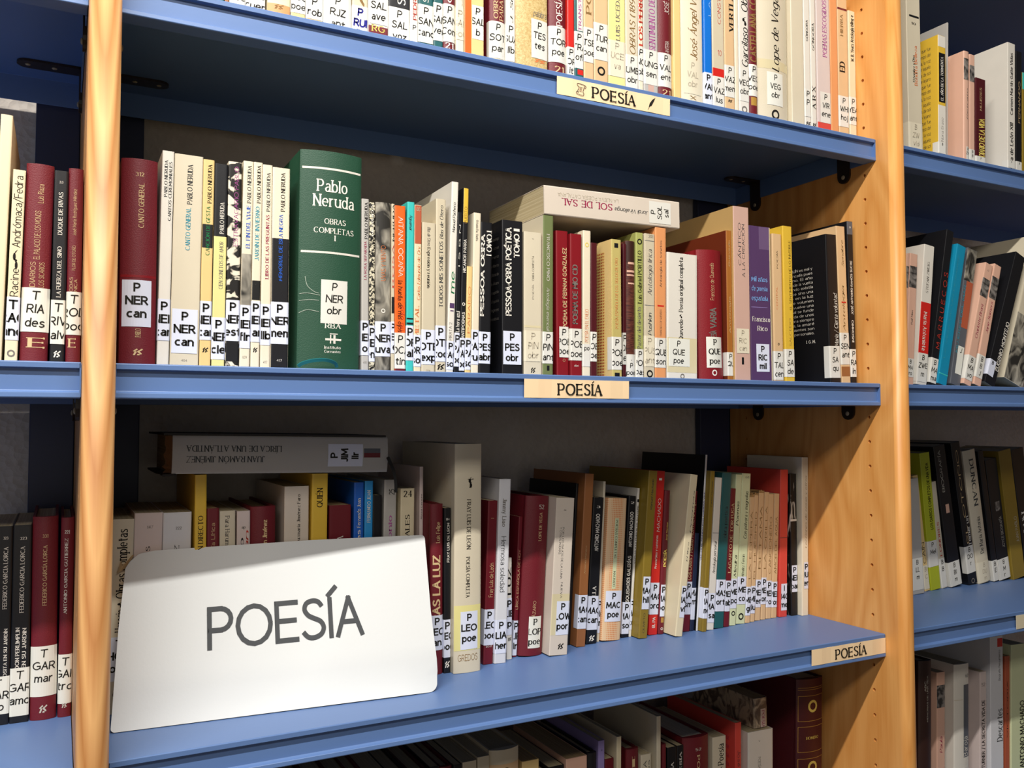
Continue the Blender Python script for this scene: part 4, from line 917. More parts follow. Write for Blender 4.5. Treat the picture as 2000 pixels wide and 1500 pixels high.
LOW = """
206 250 219 1016 p pg y=0.123 n=ivory ; V 1034 1168 e k .5 .42 Obras completas ; V 1176 1234 e k .5 .4 Horacio * ; L 1244 1330 T|HOR|obr s ; O 1356 k .22
252 308 258 1004 p pp y=0.125 n=dusty_pink ; H 1032 e g 5 .55 .2 147 ; V 1068 1140 e k .5 .14 CANTOS
310 366 313 1003 p W y=0.125 n=pale_grey ; H 1034 e g 5 .55 .2 222 ; V 1066 1140 e k .5 .14 SAENZ
378 401 381 928 p y y=0.119 d=.155 ; V 1008 1130 e k .5 .4 POESÍA EN DIRECTO
403 427 404 994 p m n=low_maroon y=0.123 g=1 ; V 1022 1100 n d .5 .3 Poesía Lírica
428 459 429 999 p pg y=0.125 ; D 1008 1110 e g .5 .26 Para Harum de Coria
460 486 463 999 p pp y=0.125 ; H 1032 e g 5 .5 .3 ap ; V 1052 1130 e k .36 .26 Lírico ; V 1040 1110 i r .75 .24 Juan
488 538 490 991 h m y=0.123 ; V 1016 1110 B d .55 .15 Juan Ramón Jiménez
552 600 556 951 p pw d=.155 y=0.122 n=pinkish ; V 966 1060 e k .58 .12 Luzmaría Jiménez Faro
603 634 610 926 p y d=.155 y=0.119 ; V 954 990 e k .5 .34 QUIÉN
641 684 643 988 p m y=0.124 g=1 ; V 1048 1110 e w .5 .26 LA LLAMA
688 707 692 943 p nb d=.15 y=0.125 ; V 974 1030 e w .5 .34 Fernando Juan ; V 1036 1110 e w .5 .34 poemas
708 724 713 940 p lb d=.15 y=0.125 ; V 958 1020 e w .5 .4 FERNANDO JUAN
725 743 727 968 p k y=0.127 d=.13
744 768 751 938 p g d=.14 y=0.127 ; V 956 966 h k .6 .4 25 ; V 1008 1090 e p .5 .3 Antonio
779 806 783 955 p c y=0.125 n=cream ; H 970 e k 11 .5 .56 24 ; V 1006 1120 e k .5 .3 PASTORALES
818 830 820 912 p pp d=.15 y=0.124 n=tall_pinkish_white ; V 966 1014 i k .5 .4 Rosa Lentini
836 866 833 986 h m y=.101 n=crimson-maroon ; V 1020 1060 e d .55 .3 Luis Felipe ; V 1086 1230 B d .45 .5 TRAS LA LUZ ; L 1202 1270 P|LEO|an s
867 883 868 993 p k y=.101 ; H 1016 e w 4 .5 .5 184 ; V 1022 1098 s w .6 .34 FRAY LUIS DE LEON ; L 1210 1284 P|LEO|poe s ; H 1304 e w 14 .5 .7 @
884 940 887 868 r pg d=.165 y=.092 n=very_tall_parchment ; H 952 e k 16 .55 .2 T ; V 932 948 e k .55 .2 * ; D 976 1072 e k .5 .14 FRAY LUIS DE LEÓN ; D 1088 1166 e k .48 .13 POESÍA COMPLETA ; B 1182 1270 py ; L 1194 1268 P|LEO|poe s .22 .86 ; H 1290 n n 12 .5 .72 GREDOS
944 963 954 979 p m y=.111 ; H 1014 n d 5 .5 .3 ~ ; V 1100 1166 n d .55 .4 Fray Luis de León ; L 1190 1260 P|LEO|poe s ; H 1264 n w 4 .5 .6 acd
965 988 974 937 p W y=.108 d=.13 n=white ; D 974 1028 e g .5 .32 Jimmy Liao ; D 1048 1156 n K .5 .4 Hermosa soledad ; L 1210 1276 P|LIA|her s
990 1000 1002 1090 p w y=.118 h=.115 n=low_ivory ; V 1110 1160 s k .5 .6 LUZ ; L 1168 1240 P|LIB|p s ; H 1252 e k 8 .5 .6 @
1001 1012 1014 1010 p m y=.124 ; V 1074 1190 n d .5 .5 LÍRICA ESPAÑOLA DE HOY ; L 1212 1280 P|LIR|ir s
1013 1066 1028 972 h m y=.116 n=broad_maroon ; H 994 e s 8 .62 .2 52 ; V 1002 1056 e d .6 .12 LOPE DE VEGA ; V 1174 1210 n d .5 .12 LÁZARO ; L 1204 1266 P|LOP|poe S .30 .84
1069 1108 1084 975 p pw y=.105 n=pinkish_cream d=.13 ; H 998 e K 5 .5 .12 ~ ; D 1030 1130 n K .45 .10 POR LOS BAJOS DE LA LUNA ; D 1030 1082 n K .3 .10 Y OTROS POEMAS ; D 1138 1168 n K .5 .1 NUEVA ; B 1160 1240 tape ; L 1174 1240 P|LOW|por s .28 1 ; H 1268 e k 12 .6 .3 @
1109 1111 1112 950 p k y=.140 h=.195 t=.07 d=.12 n=thin_black
1112 1143 1129 927 p br y=.126 ; V 1066 1120 n d .5 .16 Antonio Manero ; L 1162 1228 P|MAC|cam s
1145 1165 1160 973 p k y=.132 ; H 992 e w 4 .5 .3 3 ; V 1004 1076 s w .5 .34 ANTONIO MACHADO ; V 1146 1164 e w .5 .34 LLA ; L 1164 1230 P|MAC|can s ; H 1252 e w 12 .5 .5 @
1166 1172 1179 941 p pg y=.137 n=ivory d=.12 ; L 1170 1236 P|MA|lr s
1174 1213 1188 976 r orangegrid y=.132 n=orange_dotted ; B 1012 1150 pa .38 .58 ; D 1016 1090 e k .48 .1 POESÍAS COMPLETAS ; D 1116 1146 e k .48 .1 MACHADO ; L 1154 1214 P|MAC|poe s .1 .94
1214 1228 1229 970 p k y=.139 ; H 984 e w 4 .5 .4 2 ; V 1000 1068 s w .5 .4 ANTONIO MACHADO ; V 1086 1176 s w .5 .4 SOLEDADES GALERÍAS ; L 1176 1238 P|MAC|sol s
1229 1239 1246 954 p w y=.139 n=ivory ; B 975 981 k ; V 988 1100 s k .5 .5 COPLAS A LA MUERTE DE SU PADRE ; L 1170 1230 P|MA|co s
1241 1264 1262 921 p os y=.124 d=.14 ; V 936 996 i K .5 .24 Manuel Machado ; L 1126 1190 P|MAC|hil s .1 1 ; V 1198 1236 n K .5 .2 OLIVETO
1267 1284 1283 921 p r y=.133 ; H 938 n w 4 .5 .2 l ; V 974 1038 n w .5 .36 MACHADO ; V 1046 1110 s w .4 .22 Proverbios y cantares ; L 1138 1200 P|MAC|pro s ; V 1206 1226 B w .5 .3 EL PA
1286 1307 1298 959 h m y=.131 ; V 1020 1056 i y .6 .3 Jorge Manrique ; V 1074 1106 B y .5 .4 POESÍA ; L 1142 1204 P|MAN|poe s .1 1 ; B 1206 1216 gd .3 .8 ; O 1228 w .2
1309 1333 1340 929 p c y=.110 d=.15 n=buff ; V 960 1040 i K .7 .16 Poemas ; V 1060 1096 i K .6 .16 El libro ; L 1144 1206 P|MAN|vi s .3 1
1334 1347 1350 960 p m y=.127 ; V 980 1132 s d .5 .4 LOS LARES / PEDRO MONTALVO Jorge ; L 1136 1200 P|MAR|sm s
1348 1357 1360 1062 p nv y=.127 h=.125 ; L 1148 1210 MA|m s
1358 1364 1373 889 p W side=k y=.124 d=.14 n=tall_white t=.085 ; V 962 1094 s u .4 .5 VERÁS EL MUNDO POR PRIMERA VEZ
1366 1380 1383 921 p os y=0.116 ; V 940 990 i K .5 .24 Carlos Machado ; L 1148 1208 P|MAR|me s
1381 1394 1398 934 p w y=0.119 n=ivory ; B 1040 1042 g ; V 1058 1120 i k .5 .4 Antología personal ; L 1158 1216 P|MAS|sa s
1395 1413 1412 925 p tl y=0.121 ; V 990 1050 e K .6 .3 obra poética ; L 1132 1194 P|MAS|ort s
1414 1424 1428 955 p m y=0.123 ; V 984 1118 e d .5 .5 LAGARTO DE TORTUGA ; L 1134 1194 P|MED|ab s
1425 1437 1438 928 p pa y=0.125 n=olive-buff ; V 980 1026 i k .5 .4 Poemas ; V 1086 1126 i k .5 .4 Medra ; L 1130 1188 P|ME|po s ; O 1198 k .3
1438 1455 1450 926 p pa y=0.127 ; H 934 n g 4 .6 .4 68 ; V 960 1052 i k .6 .34 Con pólvora y magnolias ; V 1084 1128 i k .5 .3 Méndez Ferrín ; L 1126 1180 P|ME|co s ; O 1204 k .3
1456 1465 1464 972 p lt y=0.127 n=tan ; V 1000 1130 n n .5 .4 LA ESPERA ; L 1146 1202 P|ME|gi s
1466 1474 1474 968 p lt y=0.129 n=tan ; V 1000 1130 n n .5 .4 EL HUÉSPED ; L 1144 1198 P|ME|lu s
1475 1485 1483 964 p lt y=0.131 n=tan ; V 990 1110 n n .5 .4 RETAMA ; L 1132 1186 P|MEN|en s
1486 1495 1494 962 p lt y=0.132 n=tan ; V 990 1110 n n .5 .4 LA ORILLA ; L 1128 1180 P|MEL|or s
1496 1506 1502 966 p lt y=0.133 n=tan ; V 1010 1120 n n .5 .4 CANCIONERO ; L 1134 1186 P|MEN|roi s
1507 1517 1513 965 p lt y=0.133 n=tan ; V 1010 1120 n n .5 .4 AMOR DEL AGUA ; L 1136 1186 P|MEN|ros s
1522 1537 1524 918 p co y=0.132 d=.11 ; B 1050 1051 K ; L 1140 1192 I|140|me s .2 1
1546 1562 1543 926 p brush y=0.131 n=black_brushed d=.10 ; B 1014 1018 w ; B 1018 1090 k ; B 1090 1110 k ; L 1104 1156 P|NER|bar s .1 1 ; B 1160 1196 k
1563 1579 1563 894 p pc y=0.124 d=.11 n=tall_ivory ; V 930 1070 i n .6 .2 Lecciones de cosas y otros ; L 1098 1150 P|MUR|en s .3 1
"""
LEFTMID = """
-22 2 2 223 p c n=tall_leaning_cream d=.15 y=.03
8 33 26 331 p c ; V 344 482 n k .5 .62 Andrómaca/Fedra ; V 488 518 e k .5 .6 * ; V 524 578 n k .5 .6 Racine ; L 580 664 T|RAC|and s ; O 690 g .32
37 92 54 318 h m ; V 360 396 n d .55 .2 Luis Riaza ; V 412 506 n d .48 .2 EL PALACIO DE LOS MONOS ; V 512 560 n d .36 .18 DIARIOS ; V 512 560 n d .68 .18 LOS SICARIOS ; L 562 648 T|RIA|des x ; H 678 e d 18 .6 .5 E
97 124 111 333 p k ; H 358 e w 4 .5 .26 33 ; V 376 458 e w .5 .3 DUQUE DE RIVAS ; V 482 580 e w .5 .3 LA FUERZA DEL SINO ; L 586 672 T|RIV|alv x ; H 698 e w 14 .5 .5 @
127 168 136 328 h m ; V 370 460 n d .45 .22 José María Rodríguez Méndez ; V 480 528 n d .45 .2 FLOR DE OTOÑO ; V 542 576 n d .3 .2 BODAS ; V 546 576 n d .6 .2 ÚNICA ; L 570 654 T|ROD|bod x ; H 678 e d 16 .45 .4 E
"""
LEFTLOW = """
-30 16 -20 1030 p k y=.139 ; H 1054 e w 5 .7 .2 323 ; V 1070 1190 e w .72 .18 FEDERICO GARCIA LORCA ; V 1230 1330 e w .8 .14 ROSITA EN SU JARDÍN ; L 1322 1396 T|GAR|do x
18 55 23 1027 p k y=.139 ; H 1054 e w 5 .55 .34 323 ; V 1068 1196 e w .52 .22 FEDERICO GARCIA LORCA ; V 1226 1306 e w .34 .2 DON PERLIMPLIN ; V 1228 1306 e w .7 .2 EN SU JARDIN ; L 1304 1398 T|GAR|amo x
58 109 61 1011 h m y=.137 ; H 1050 e d 6 .5 .2 331 ; V 1066 1182 e d .5 .15 FEDERICO GARCÍA LORCA ; L 1262 1360 T|GAR|mar x ; H 1392 e s 16 .5 .3 @
112 148 121 1012 h m y=.137 ; H 1042 e w 6 .46 .34 221 ; V 1052 1198 e w .42 .22 ANTONIO GARCIA GUTIERREZ ; L 1278 1374 T|GAR|tro x ; H 1382 e s 10 .5 .4 @
"""
RTOP = """
1776 1803 1776 -60 p pg h=.245 t=0 n=very_tall_pale d=.10 ; V 90 166 e o .6 .2 Bendita Belleza ; V 108 160 e k .45 .14 El hombre y Dios ; B 30 34 k .2 .9 ; H 48 e k 4 .5 .3 10 ; L 240 294 B|ZW|vid f
1833 1848 1832 68 p y n=bright_yellow d=.10 y=.02 ; B 60 92 w ; B 104 200 k .1 .9 ; V 112 196 e w .5 .3 EL AÑO DE LA TORMENTA ; B 206 300 w ; V 230 276 n g .5 .3 Nona Eraso ; L 278 300 B h
1849 1857 1850 44 p g n=tall_pale_grey d=.12 y=.045 ; H 82 n g 3 .4 .4 ~
1866 1893 1866 94 r pk n=round-backed_salmon_pink y=.02 d=.11 ; B 114 156 portrait .04 .98 ; V 174 232 i K .6 .18 Retrato ; L 286 312 B|ZW h .4 1
1894 1904 1894 106 p pk n=salmon_pink y=.024 ; B 128 160 portrait ; L 292 318 B|B h
1906 1925 1906 152 p dm n=dark_maroon y=.024 ; V 172 216 n d .5 .2 MUJERES ; V 232 305 B y .6 .5 DIARIO DE LA VIDA ; L 306 330 P| h
1968 1983 1968 83 p w n=tall_pinkish_white d=.12 y=.02 ; V 104 224 s k .5 .3 Carmen Martín Gaite Vidas ; V 240 330 s k .5 .36 Vida de León XIII ; L 314 328 B h
1985 1996 1985 100 p k y=.03 n=glossy_black ; V 160 240 n d .5 .3 FERNANDO ; L 316 336 B h
1997 2012 1997 142 p os y=.03 n=olive_and_turquoise ; B 140 176 t
"""
RMID = """
1762 1768 1771 496 p pk y=.03 n=hidden_salmon_pink ; B 520 562 portrait
1769 1784 1778 496 p pk y=.03 n=salmon_pink ; B 520 562 portrait ; V 606 634 i K .5 .2 Raíl Max ; L 700 736 B|MA|ro h
1790 1810 1806 480 p w n=white_and_red_banded y=.028 d=.11 ; V 512 572 e g .5 .2 STEFAN ZWEIG ; B 591 692 r ; D 610 684 e w .5 .34 María Antonieta ; L 690 746 B|ZWE|m h
1814 1829 1850 452 p k d=.13 n=leaning_tall_black y=.028 ; V 532 680 n r .6 .5 M A R R U E C O S ; L 700 748 B|MA|ma h
1831 1850 1870 482 p db d=.13 y=.026 n=leaning_teal_blue ; V 500 700 n t .3 .14 LA VIDA DE UN HOMBRE ; B 730 732 t
1856 1878 1891 490 p gy n=dark_photo-covered d=.12 y=.030 ; B 480 550 photo ; B 550 640 rb .3 1 ; V 560 690 n t .2 .2 MUJERES DEL MAR ; L 676 730 J| x .3 .9
1880 1898 1924 519 p pk y=.026 n=leaning_salmon_pink ; H 530 n g 4 .5 .2 c ; B 545 580 portrait ; V 590 660 i R .5 .3 Charlotte Brontë ; L 696 742 B|MA|vo h
1902 1917 1943 521 p pk y=.026 n=leaning_salmon_pink ; B 542 584 portrait ; V 590 650 i R .5 .3 Jane Somers ; L 694 738 B|B|J h
1924 1946 1985 503 p k n=leaning_white-backed_black d=.12 y=.026 ; V 626 720 s w .8 .28 EUGENIO MONTEJO ; L 706 736 B| s 0 .6
1962 2002 2020 480 p pg n=photo-fronted_cream d=.12 y=.03 ; B 620 760 photo
"""
RLOW = """
1783 1806 1772 1010 p g n=grey_white y=.150 t=-.05 h=.18 ; L 1090 1152 B|LL|m h
1807 1817 1776 930 p cy n=orange_yellow y=.160 ; V 1060 1100 n k .5 .5 CAIN ; L 1104 1150 B|C f
1819 1838 1796 886 p lm y=.160 ; V 905 1034 s k .6 .24 LOS DIARIOS COMPLETOS DE UNA VIDA ; L 1056 1106 P|Mel h
1840 1851 1810 943 p pg y=.163 n=ivory ; V 1020 1085 e r .5 .3 LONDRES ; L 1090 1150 B|B h
1858 1880 1823 873 p k y=.160 d=.10 ; B 985 1002 pk .4 .7 ; V 880 960 n s .4 .2 BIOGRAFÍA ; L 1096 1148 B|BI|m h
1893 1910 1857 866 p k n=tan-sided_black y=.160 d=.10 ; V 880 1060 n d .5 .24 EL OTOÑO ; V 1010 1066 e w .7 .3 Tomar un ; L 1066 1118 B|DO|r h ; O 1134 g .2
1914 1938 1882 882 r pg n=cream y=.158 ; D 898 986 e K .5 .3 DUNCAN ; V 1010 1080 e K .5 .26 De María Antonia ; L 1096 1148 B|DU|m f
1942 1952 1910 882 p k y=.160 n=glossy_black ; L 1094 1140 B|E h
1953 1975 1924 900 p k y=.160 n=glossy_black ; B 980 998 portrait .4 .8 ; V 1010 1070 n s .7 .2 JOYCE BIOGRAFÍA ; L 1090 1140 B|M|r h
1980 2004 1950 882 p os y=.157 n=golden_olive ; V 1010 1060 n s .7 .2 JUAN PABLO
2006 2030 1972 880 p k y=.157 n=clear-wrapped_black ; V 1000 1060 e w .4 .4 JUAN
"""
# bottom shelves: only the upper ends of the books reach into the frame (x read at the top edge, straight books)
BOT = """
560 600 560 1545 p k y=.085 ; H 1600 n w 4 .5 .3 3
602 650 602 1530 h dm y=.085
652 690 652 1535 p os y=.085 n=olive_brown
692 722 692 1528 h m y=.085
724 760 724 1522 p bg y=.085 n=greyish
762 800 762 1518 h k y=.085
802 838 802 1512 h dm y=.085
840 858 840 1500 p k y=.085
860 884 860 1500 h m y=.085
886 902 886 1496 p k y=.085
904 931 904 1490 p bg y=.085 n=greyish
933 957 933 1480 p bg y=.085 d=.13 n=greyish_cream
959 1018 959 1470 h bg y=.082 d=.15 n=round-backed_ornamented ; B 1492 1540 lt ; D 1500 1560 e k .5 .2 CANCIÓN
1020 1053 1020 1489 p cy y=.088 n=buff g=1
1056 1070 1056 1510 p k y=.088
1072 1102 1072 1500 p k y=.088 n=worn_black
1106 1147 1106 1484 p pk y=.085 g=1 n=worn_pinkish
1148 1167 1148 1473 h k y=.088
1169 1181 1169 1448 p li y=.088 ; H 1466 n k 3 .5 .2 a
1182 1199 1182 1484 p m y=.088
1203 1212 1205 1440 p c y=.085 d=.14 n=tan_cream
1225 1250 1225 1466 h m y=.092 ; D 1490 1540 e d .5 .2 P
1252 1272 1252 1476 p pg y=.092 ; V 1486 1560 n K .4 .3 POESÍA ; V 1486 1560 n K .75 .2 Prados
1283 1291 1283 1400 p pg y=.088 d=.14 n=tall_cream
1294 1302 1294 1455 h m y=.096 g=1
1304 1322 1304 1462 p k y=.096 ; V 1490 1540 e w .5 .3 POESÍA
1323 1336 1323 1458 p k y=.096 ; V 1470 1530 e w .5 .3 POESÍA
1338 1390 1338 1446 h m y=.094 g=2 d=.15 ; H 1466 e s 5 .5 .2 52 ; D 1476 1540 e d .5 .1 POESÍA
1392 1418 1392 1442 p pg y=.100 n=ivory ; V 1454 1494 e k .6 .4 Poesía ; V 1498 1530 e k .6 .5 *
1436 1448 1436 1413 p co y=.095 d=.14 n=tall_coral ; D 1466 1530 n K .6 .4 José Mar
1461 1510 1461 1433 p w y=.096 n=broad_white d=.15 ; H 1448 n g 4 .45 .06 v ; D 1478 1500 n g .45 .1 POESÍA
1560 1612 1562 1332 h dm y=.088 d=.17 n=tall_gilt-lined_maroon ; B 1342 1343 gd .04 .96 ; B 1346 1347 gd .04 .96 ; B 1358 1359 gd .04 .96 ; B 1358 1408 gd .04 .055 ; B 1358 1408 gd .945 .96 ; B 1407 1408 gd .04 .96 ; O 1379 y .17 ; B 1418 1419 gd .04 .96 ; B 1418 1468 gd .04 .055 ; B 1418 1468 gd .945 .96 ; B 1467 1468 gd .04 .96 ; H 1443 e y 5 .5 .44 HOMERO ; B 1480 1481 gd .04 .96 ; B 1480 1560 gd .04 .055 ; B 1480 1560 gd .945 .96 ; O 1498 y .17
"""
RBOT = """
1799 1824 1799 1294 h db2 y=.085 n=dark_brown ; V 1320 1410 n s .5 .1 MEMORIAS DE UNA VIDA ; V 1330 1350 n s .35 .1 ABC
1830 1846 1830 1315 p pk y=.088 ; B 1338 1382 portrait ; V 1440 1470 i R .5 .3 Paula
1866 1895 1866 1301 r w y=.085 n=round-backed_grey-white d=.13 ; H 1324 e K 6 .8 .2 62 ; B 1338 1480 gy .56 1 ; B 1366 1367 bg .0 .5 ; V 1440 1500 n w .7 .3 Pío Baroja
1914 1927 1914 1314 p pp y=.088 n=dusty_white ; H 1340 n K 6 .5 .5 52 ; V 1368 1500 s k .5 .4 TURNER / LA SECRETA VIDA DE
1936 1961 1934 1244 p W y=.085 d=.15 n=tall_white ; B 1247 1264 r .55 .95 ; V 1270 1330 n k .7 .14 Biografía Pensamiento ; V 1386 1448 e K .7 .4 Descartes
1963 1973 1963 1283 p rb y=.090 n=rust_orange ; V 1330 1440 n k .5 .2 VICTORIA
1975 2002 1974 1262 p pa y=.088 n=lime_cream d=.12 ; V 1370 1500 s k .8 .3 ANTONIO MACHADO
"""
ylow = lambda x: .12
rows = [
 ('top shelf', .32, lambda x: .029, TOP, 'books on the centre bay top shelf', XL, XR),
 ('middle shelf', 0.0, lambda x: .031, MID, 'books on the centre bay middle shelf', XL, XR),
 ('lower shelf', -.32, ylow, LOW, 'books on the centre bay lower shelf', XL, XR),
 ('left bay middle shelf', 0.0, lambda x: .031, LEFTMID, 'books on the left bay middle shelf', None, XL-TK),
 ('left bay lower shelf', -.32, lambda x: .138, LEFTLOW, 'books on the left bay lower shelf', None, XL-TK),
 ('right bay top shelf', .32, lambda x: .02, RTOP, 'books on the right bay top shelf', XR+TK, None),
 ('right bay middle shelf', 0.0, lambda x: .03, RMID, 'books on the right bay middle shelf', XR+TK, None),
 ('right bay lower shelf', -.32, lambda x: .16, RLOW, 'books on the right bay lower shelf', XR+TK, None),
 ('bottom shelf', -.64, lambda x: .09, BOT, 'books on the centre bay bottom shelf', XL, XR),
 ('right bay bottom shelf', -.64, lambda x: .088, RBOT, 'books on the right bay bottom shelf', XR+TK, None),
]
ALL = {}
for row, z, yf, data, grp, ll, rl in rows:
    ALL[row] = make_row(row, z+SH, yf, data, grp, .13, ll, rl)
# ------------------------------------------------------------------ covers with print, books laid flat, ribbons, torn paper
def find(row, pre):
    for b in ALL[row]:
        if abs(b.px[0]-pre) < .6: return b
b = find('middle shelf', 1622)
side_text(b, ['mundo de JOAQUÍN es mal y', 'que de la melancolía pues', 'explica destino. El año', 'cuya poesía desde la vuelta', 'palabras. Cuando existía', 'de bala, no hace sino una', 'nos, porque en la luz', 'al en siguiente volumen', 'so. Y Joaquín vuelve una', 'mundo personal se funde', 'solitario, acuerda de unos', 'a que como para siempre', 'la espera vive, la amaré', 'valle y los siguientes son', 'es de semana personales.'], b.h*.78, b.h*.34, .105, .024, 'w', 'n')
side_text(b, ['I. G. M.'], b.h*.28, b.h*.28, .05, .018, 'w', 'e', .0038)
b = find('middle shelf', 981)
side_text(b, ['Libro del desasosiego', 'Mensaje y otros', 'Cancionero', 'Poemas de Alberto', 'Odas de Ricardo', 'Poesías de Álvaro', 'Fausto tragedia', 'Quintas al gusto', 'Poemas ingleses', 'Poemas dramáticos'], b.h*.88, b.h*.36, .045, .008, 'g', 'n', .003)
b = find('middle shelf', 1196)
side_band(b, .030, .014, .002, b.h-.012, SPECIAL['redmesh'])
side_text(b, ['antología de la poesía']*14, b.h*.84, b.h*.2, .085, .036, 'n', 'n')
b = find('right bay top shelf', 1833)
side_text(b, ['los años de tormenta y de la vida que fue', 'la memoria de una familia en el tiempo del', 'recuerdo y de la casa abandonada, la voz', 'de una mujer que vuelve para contar aquello', 'que nadie quiso saber en los días de sol', 'y de lluvia de un pueblo del norte lejano']*3, b.h*.9, b.h*.06, .092, .012, 'K', 'n')
b = find('lower shelf', 1522)
side_text(b, ['antología bilingüe de poemas', 'selección y prólogo del autor', 'edición revisada'], b.h*.82, b.h*.7, .08, .012, 'R', 'n')
b = find('bottom shelf', 1436)
side_text(b, ['la voz de la palabra en el tiempo y la memoria']*9, b.h*.88, b.h*.45, .11, .012, 'R', 'n')

def flat_book(P0, P1, Ytop, thick, kind, col, depth, y0, items, label, group, n='', side=None, page=0):
    """a book lying on its side, its head towards the left; P0, P1 the lower left and lower right corner of the spine"""
    b = Book(); b.kind, b.col, b.items, b.y0, b.page = kind, col, items, y0, page
    b.extra = {'side': side} if side else {}
    dx, dz = P1.x-P0.x, P1.z-P0.z
    b.h = math.hypot(dx, dz); b.w = thick; b.d = depth
    b.root = thing('book', label, 'book', (P1.x, y0, P1.z), group)
    tilt = math.atan2(dz, dx)
    b.root.rotation_euler = (0, -math.pi/2-tilt, 0)
    build_book(b)
    decorate(b, lambda px: (P1-Vector((at_y(px, (proj((P0.x, y0, P0.z))[1]+proj((P1.x, y0, P1.z))[1])/2, y0).x, y0, P0.z))).x/math.cos(tilt))
    return b
# pale book lying across the tall green one and the soft orange one
g1 = find('middle shelf', 1060); g2 = find('middle shelf', 1280)
ztop = lambda q: q.root.location.z+q.h*math.cos(math.atan(q.t))
za, zb_ = ztop(g1), ztop(g2)
xa, xb = g1.X0+g1.t*g1.h+g1.w/2, g2.X0+g2.t*g2.h+g2.w/2
sl = (zb_-za)/(xb-xa)
y0 = .030
x0, x1 = at_y(1063, 395, y0).x, at_y(1327, 415, y0).x
P0 = Vector((x0, y0, za+(x0-xa)*sl+.0010)); P1 = Vector((x1, y0, za+(x1-xa)*sl+.0010))
sol = flat_book(P0, P1, 0, .0315, 'p', 'pw', .135, y0,
    ['V 1196 1098 e R .50 .22 SOL DE SAL', 'V 1208 1090 n f .74 .12 LA NUEVA POESÍA CATALANA', 'V 1266 1202 i K .44 .14 Jordi Virallonga', 'L 1268 1310 P|SOL|sal h .10 .90'],
    'pale pinkish book lying flat across the tops of the middle shelf books', 'books lying flat on other books')
# grey clothbound book with a torn head lying over the two yellow books of the lower shelf
y1 = find('lower shelf', 378); y2 = find('lower shelf', 603)
za, zb_ = ztop(y1), ztop(y2); xa, xb = y1.X0+y1.t*y1.h+y1.w/2, y2.X0+y2.t*y2.h+y2.w/2
sl = (zb_-za)/(xb-xa); y0 = .112
x0, x1 = at_y(336, 890, y0).x, at_y(757, 885, y0).x
P0 = Vector((x0, y0, za+(x0-xa)*sl+.0012)); P1 = Vector((x1, y0, za+(x1-xa)*sl+.0012))
jim = flat_book(P0, P1, 0, .0370, 'r', 'g', .15, y0,
    ['V 516 364 e K .38 .15 JUAN RAMÓN JIMÉNEZ', 'V 548 364 e K .66 .15 LÍRICA DE UNA ATLÁNTIDA', 'L 640 708 P|JIM|lir s .17 .80', 'B 710 742 gy .55 .68', 'B 710 742 m .42 .55'],
    'thick light grey book lying flat over two yellow books, dark torn jacket end, lower shelf', 'books lying flat on other books')
b = jim
DK = mat('1d1712', .6, 'dark_board', .08, 80, .3); BRN = mat('6d4a2a', .8, 'torn_binding', .15, 90, .35)
# its dark boards stick out beyond the jacket at the head
for xx, nm in ((b.w+.0002, 'board'), (-.0022, 'board')):
    rr = random.Random(3); k = 14; V = []; F = []
    L0 = b.h+.009; D = b.d
    for i in range(k+1):
        yv = .002+(D-.004)*i/k; top = L0-(rr.uniform(0, .0035) if i < 6 else 0)
        V += [(xx, yv, .002 if xx > 0 else b.h-.004), (xx+.002, yv, .002 if xx > 0 else b.h-.004), (xx, yv, top), (xx+.002, yv, top)]
    for i in range(k):
        a = 4*i; F += [(a, a+4, a+6, a+2), (a+1, a+3, a+7, a+5), (a+2, a+6, a+7, a+3), (a, a+1, a+5, a+4)]
    F += [(0, 2, 3, 1), (4*k, 4*k+1, 4*k+3, 4*k+2)]
    obj(nm, mesh(nm, V, F), b.root, [DK])
V = []; F = []; k = 12
for i in range(k+1):
    x = .001+(b.w-.002)*i/k; rr = random.Random(i)
    V += [(x, .004, b.h-.001), (x, .010, b.h+.004+rr.uniform(0, .004))]
for i in range(k): F.append((2*i, 2*i+2, 2*i+3, 2*i+1))
obj('torn_binding', mesh('torn_binding', V, F), b.root, [BRN])

def ribbon(name, pts, wd, m, parent, th=.0006):
    """flat ribbon swept along points (world), width vector roughly along y"""
    P = [Vector(p) for p in pts]
    Q = []
    for i in range(len(P)-1):
        a = P[max(0, i-1)]; b_ = P[i]; c = P[i+1]; d = P[min(len(P)-1, i+2)]
        for s in range(5):
            t = s/5; Q.append(.5*((2*b_)+(c-a)*t+(2*a-5*b_+4*c-d)*t*t+(3*b_-a-3*c+d)*t**3))
    Q.append(P[-1]); V = []; F = []
    for i, q in enumerate(Q):
        t = (Q[min(i+1, len(Q)-1)]-Q[max(i-1, 0)]).normalized(); s = t.cross(Vector((.15, 1, .1))).normalized(); w = t.cross(s)
        s = (s*.8+w*.2).normalized(); n_ = t.cross(s)
        V += [q-s*wd/2-n_*th, q+s*wd/2-n_*th, q+s*wd/2+n_*th, q-s*wd/2+n_*th]
    for i in range(len(Q)-1):
        a = 4*i
        for j in range(4): F.append((a+j, a+(j+1) % 4, a+4+(j+1) % 4, a+4+j))
    F += [(3, 2, 1, 0), tuple(4*(len(Q)-1)+j for j in range(4))]
    o = obj(name, mesh(name, V, F), None, [m]); o.parent = parent
    bpy.context.view_layer.update(); o.matrix_parent_inverse = parent.matrix_world.inverted(); smooth(o.data, .8); return o
bpy.context.view_layer.update()
yy = .104
rp = [at_y(x, y, yy) for x, y in ((757, 893), (763, 905), (770, 925), (773, 945), (773, 962))]
rib = ribbon('bookmark_ribbon', rp, .0032, mat('0d0c0c', .8, 'black_ribbon', .05, 90, .1), jim.root)
V = []; rr = random.Random(5); bm = bmesh.new()
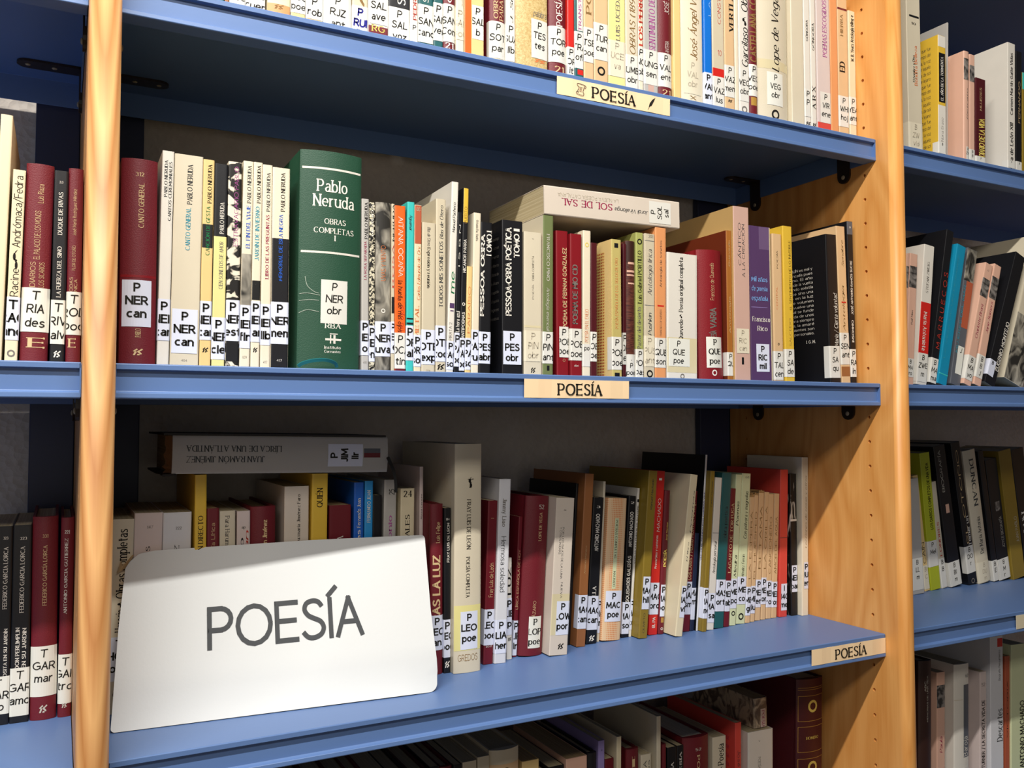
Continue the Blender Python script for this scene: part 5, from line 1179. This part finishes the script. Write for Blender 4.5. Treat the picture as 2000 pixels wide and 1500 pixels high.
for i in range(9):
    c = at_y(773+rr.uniform(-9, 11), 968+rr.uniform(-7, 6), yy-.001+rr.uniform(-.001, .001))
    r = bmesh.ops.create_icosphere(bm, subdivisions=1, radius=rr.uniform(.0012, .0022)); bmesh.ops.translate(bm, vec=c, verts=r['verts'])
me = bpy.data.meshes.new('ribbon_knot'); bm.to_mesh(me); bm.free(); o = obj('ribbon_knot', me, None, [mat('0d0c0c', .8, 'black_ribbon', .05, 90, .1)])
o.parent = rib; o.matrix_parent_inverse = rib.matrix_world.inverted()
# teal ribbon of the big green book curling on the shelf at its foot
gb = find('middle shelf', 582); zt = SH+.0022
rp = [at_y(582, 715, gb.y0-.004), at_y(592, 709, gb.y0-.006), at_y(612, 704, gb.y0-.009), at_y(636, 703, gb.y0-.010), at_y(654, 709, gb.y0-.007), at_y(658, 717, gb.y0-.005)]
for p in rp: p.z = max(p.z, zt)
ribbon('bookmark_ribbon', rp, .0030, mat('12686a', .5, 'teal_ribbon', .03, 90, .1), gb.root, .0009)
# cracks of old glue and tape on its spine
lay = Layer(gb)
for pts in ([(596, 538), (600, 556), (612, 568), (622, 572)], [(586, 572), (600, 571), (624, 576)], [(582, 586), (604, 584), (622, 586)], [(584, 610), (600, 604), (622, 608)]):
    q = [(at_y(x, y, gb.y0).x-gb.X0, at_y(x, y, gb.y0).z-gb.root.location.z) for x, y in pts]; q = cat(q); s_ = []
    for a_, c_ in zip(q, q[1:]): quad_seg(s_, a_, c_, .0005, .0005, 1)
    for p in s_:
        p = clip(p, .001, gb.w-.001, .001, gb.h-.001)
        if p: lay.poly(p if lay.area(p) > 0 else p[::-1], mat('a9b5a6', .3, 'glue'), .0003)
lay.done('glue_trace', gb.root)

# small marbled book resting on top of the broad white one on the bottom shelf
wb = find('bottom shelf', 1461)
b = Book(); b.kind, b.col, b.page = 'r', 'marble', 1; b.y0 = wb.y0+.006; b.extra = {}; b.t = 0
zb_ = wb.root.location.z+wb.h+.0003
b.X0 = X_on(1474, b.y0, zb_); b.X1 = wb.X1+.0005; b.w = b.X1-b.X0; b.h = at_y(1472, 1366, b.y0).z-zb_; b.d = .125
b.root = thing('book', 'small marbled book resting on top of the broad white paperback, bottom shelf', 'book', (b.X0, b.y0, zb_), 'books lying flat on other books')
b.items = ['B 1384 1424 pp .45 .85', 'D 1388 1420 e R .65 .2 POESÍA']
build_book(b)
decorate(b, lambda py: at_y(1490, py, b.y0).z-zb_)
# ragged paper at the head of the worn tan books
for px in (1456, 1466, 1475):
    b = find('lower shelf', px); rr = random.Random(px); V = []; F = []; n = 7
    for i in range(n):
        x = b.w*i/(n-1); V += [(x, .001, b.h-.003), (x, .001-.002*rr.random(), b.h+rr.uniform(.001, .006)), (x, .02, b.h+rr.uniform(.0, .004))]
    for i in range(n-1): a = 3*i; F += [(a, a+3, a+4, a+1), (a+1, a+4, a+5, a+2)]
    obj('torn_paper', mesh('torn_paper', V, F), b.root, [mat('b08a58', .9, 'torn_paper', .1, 90, .3)])
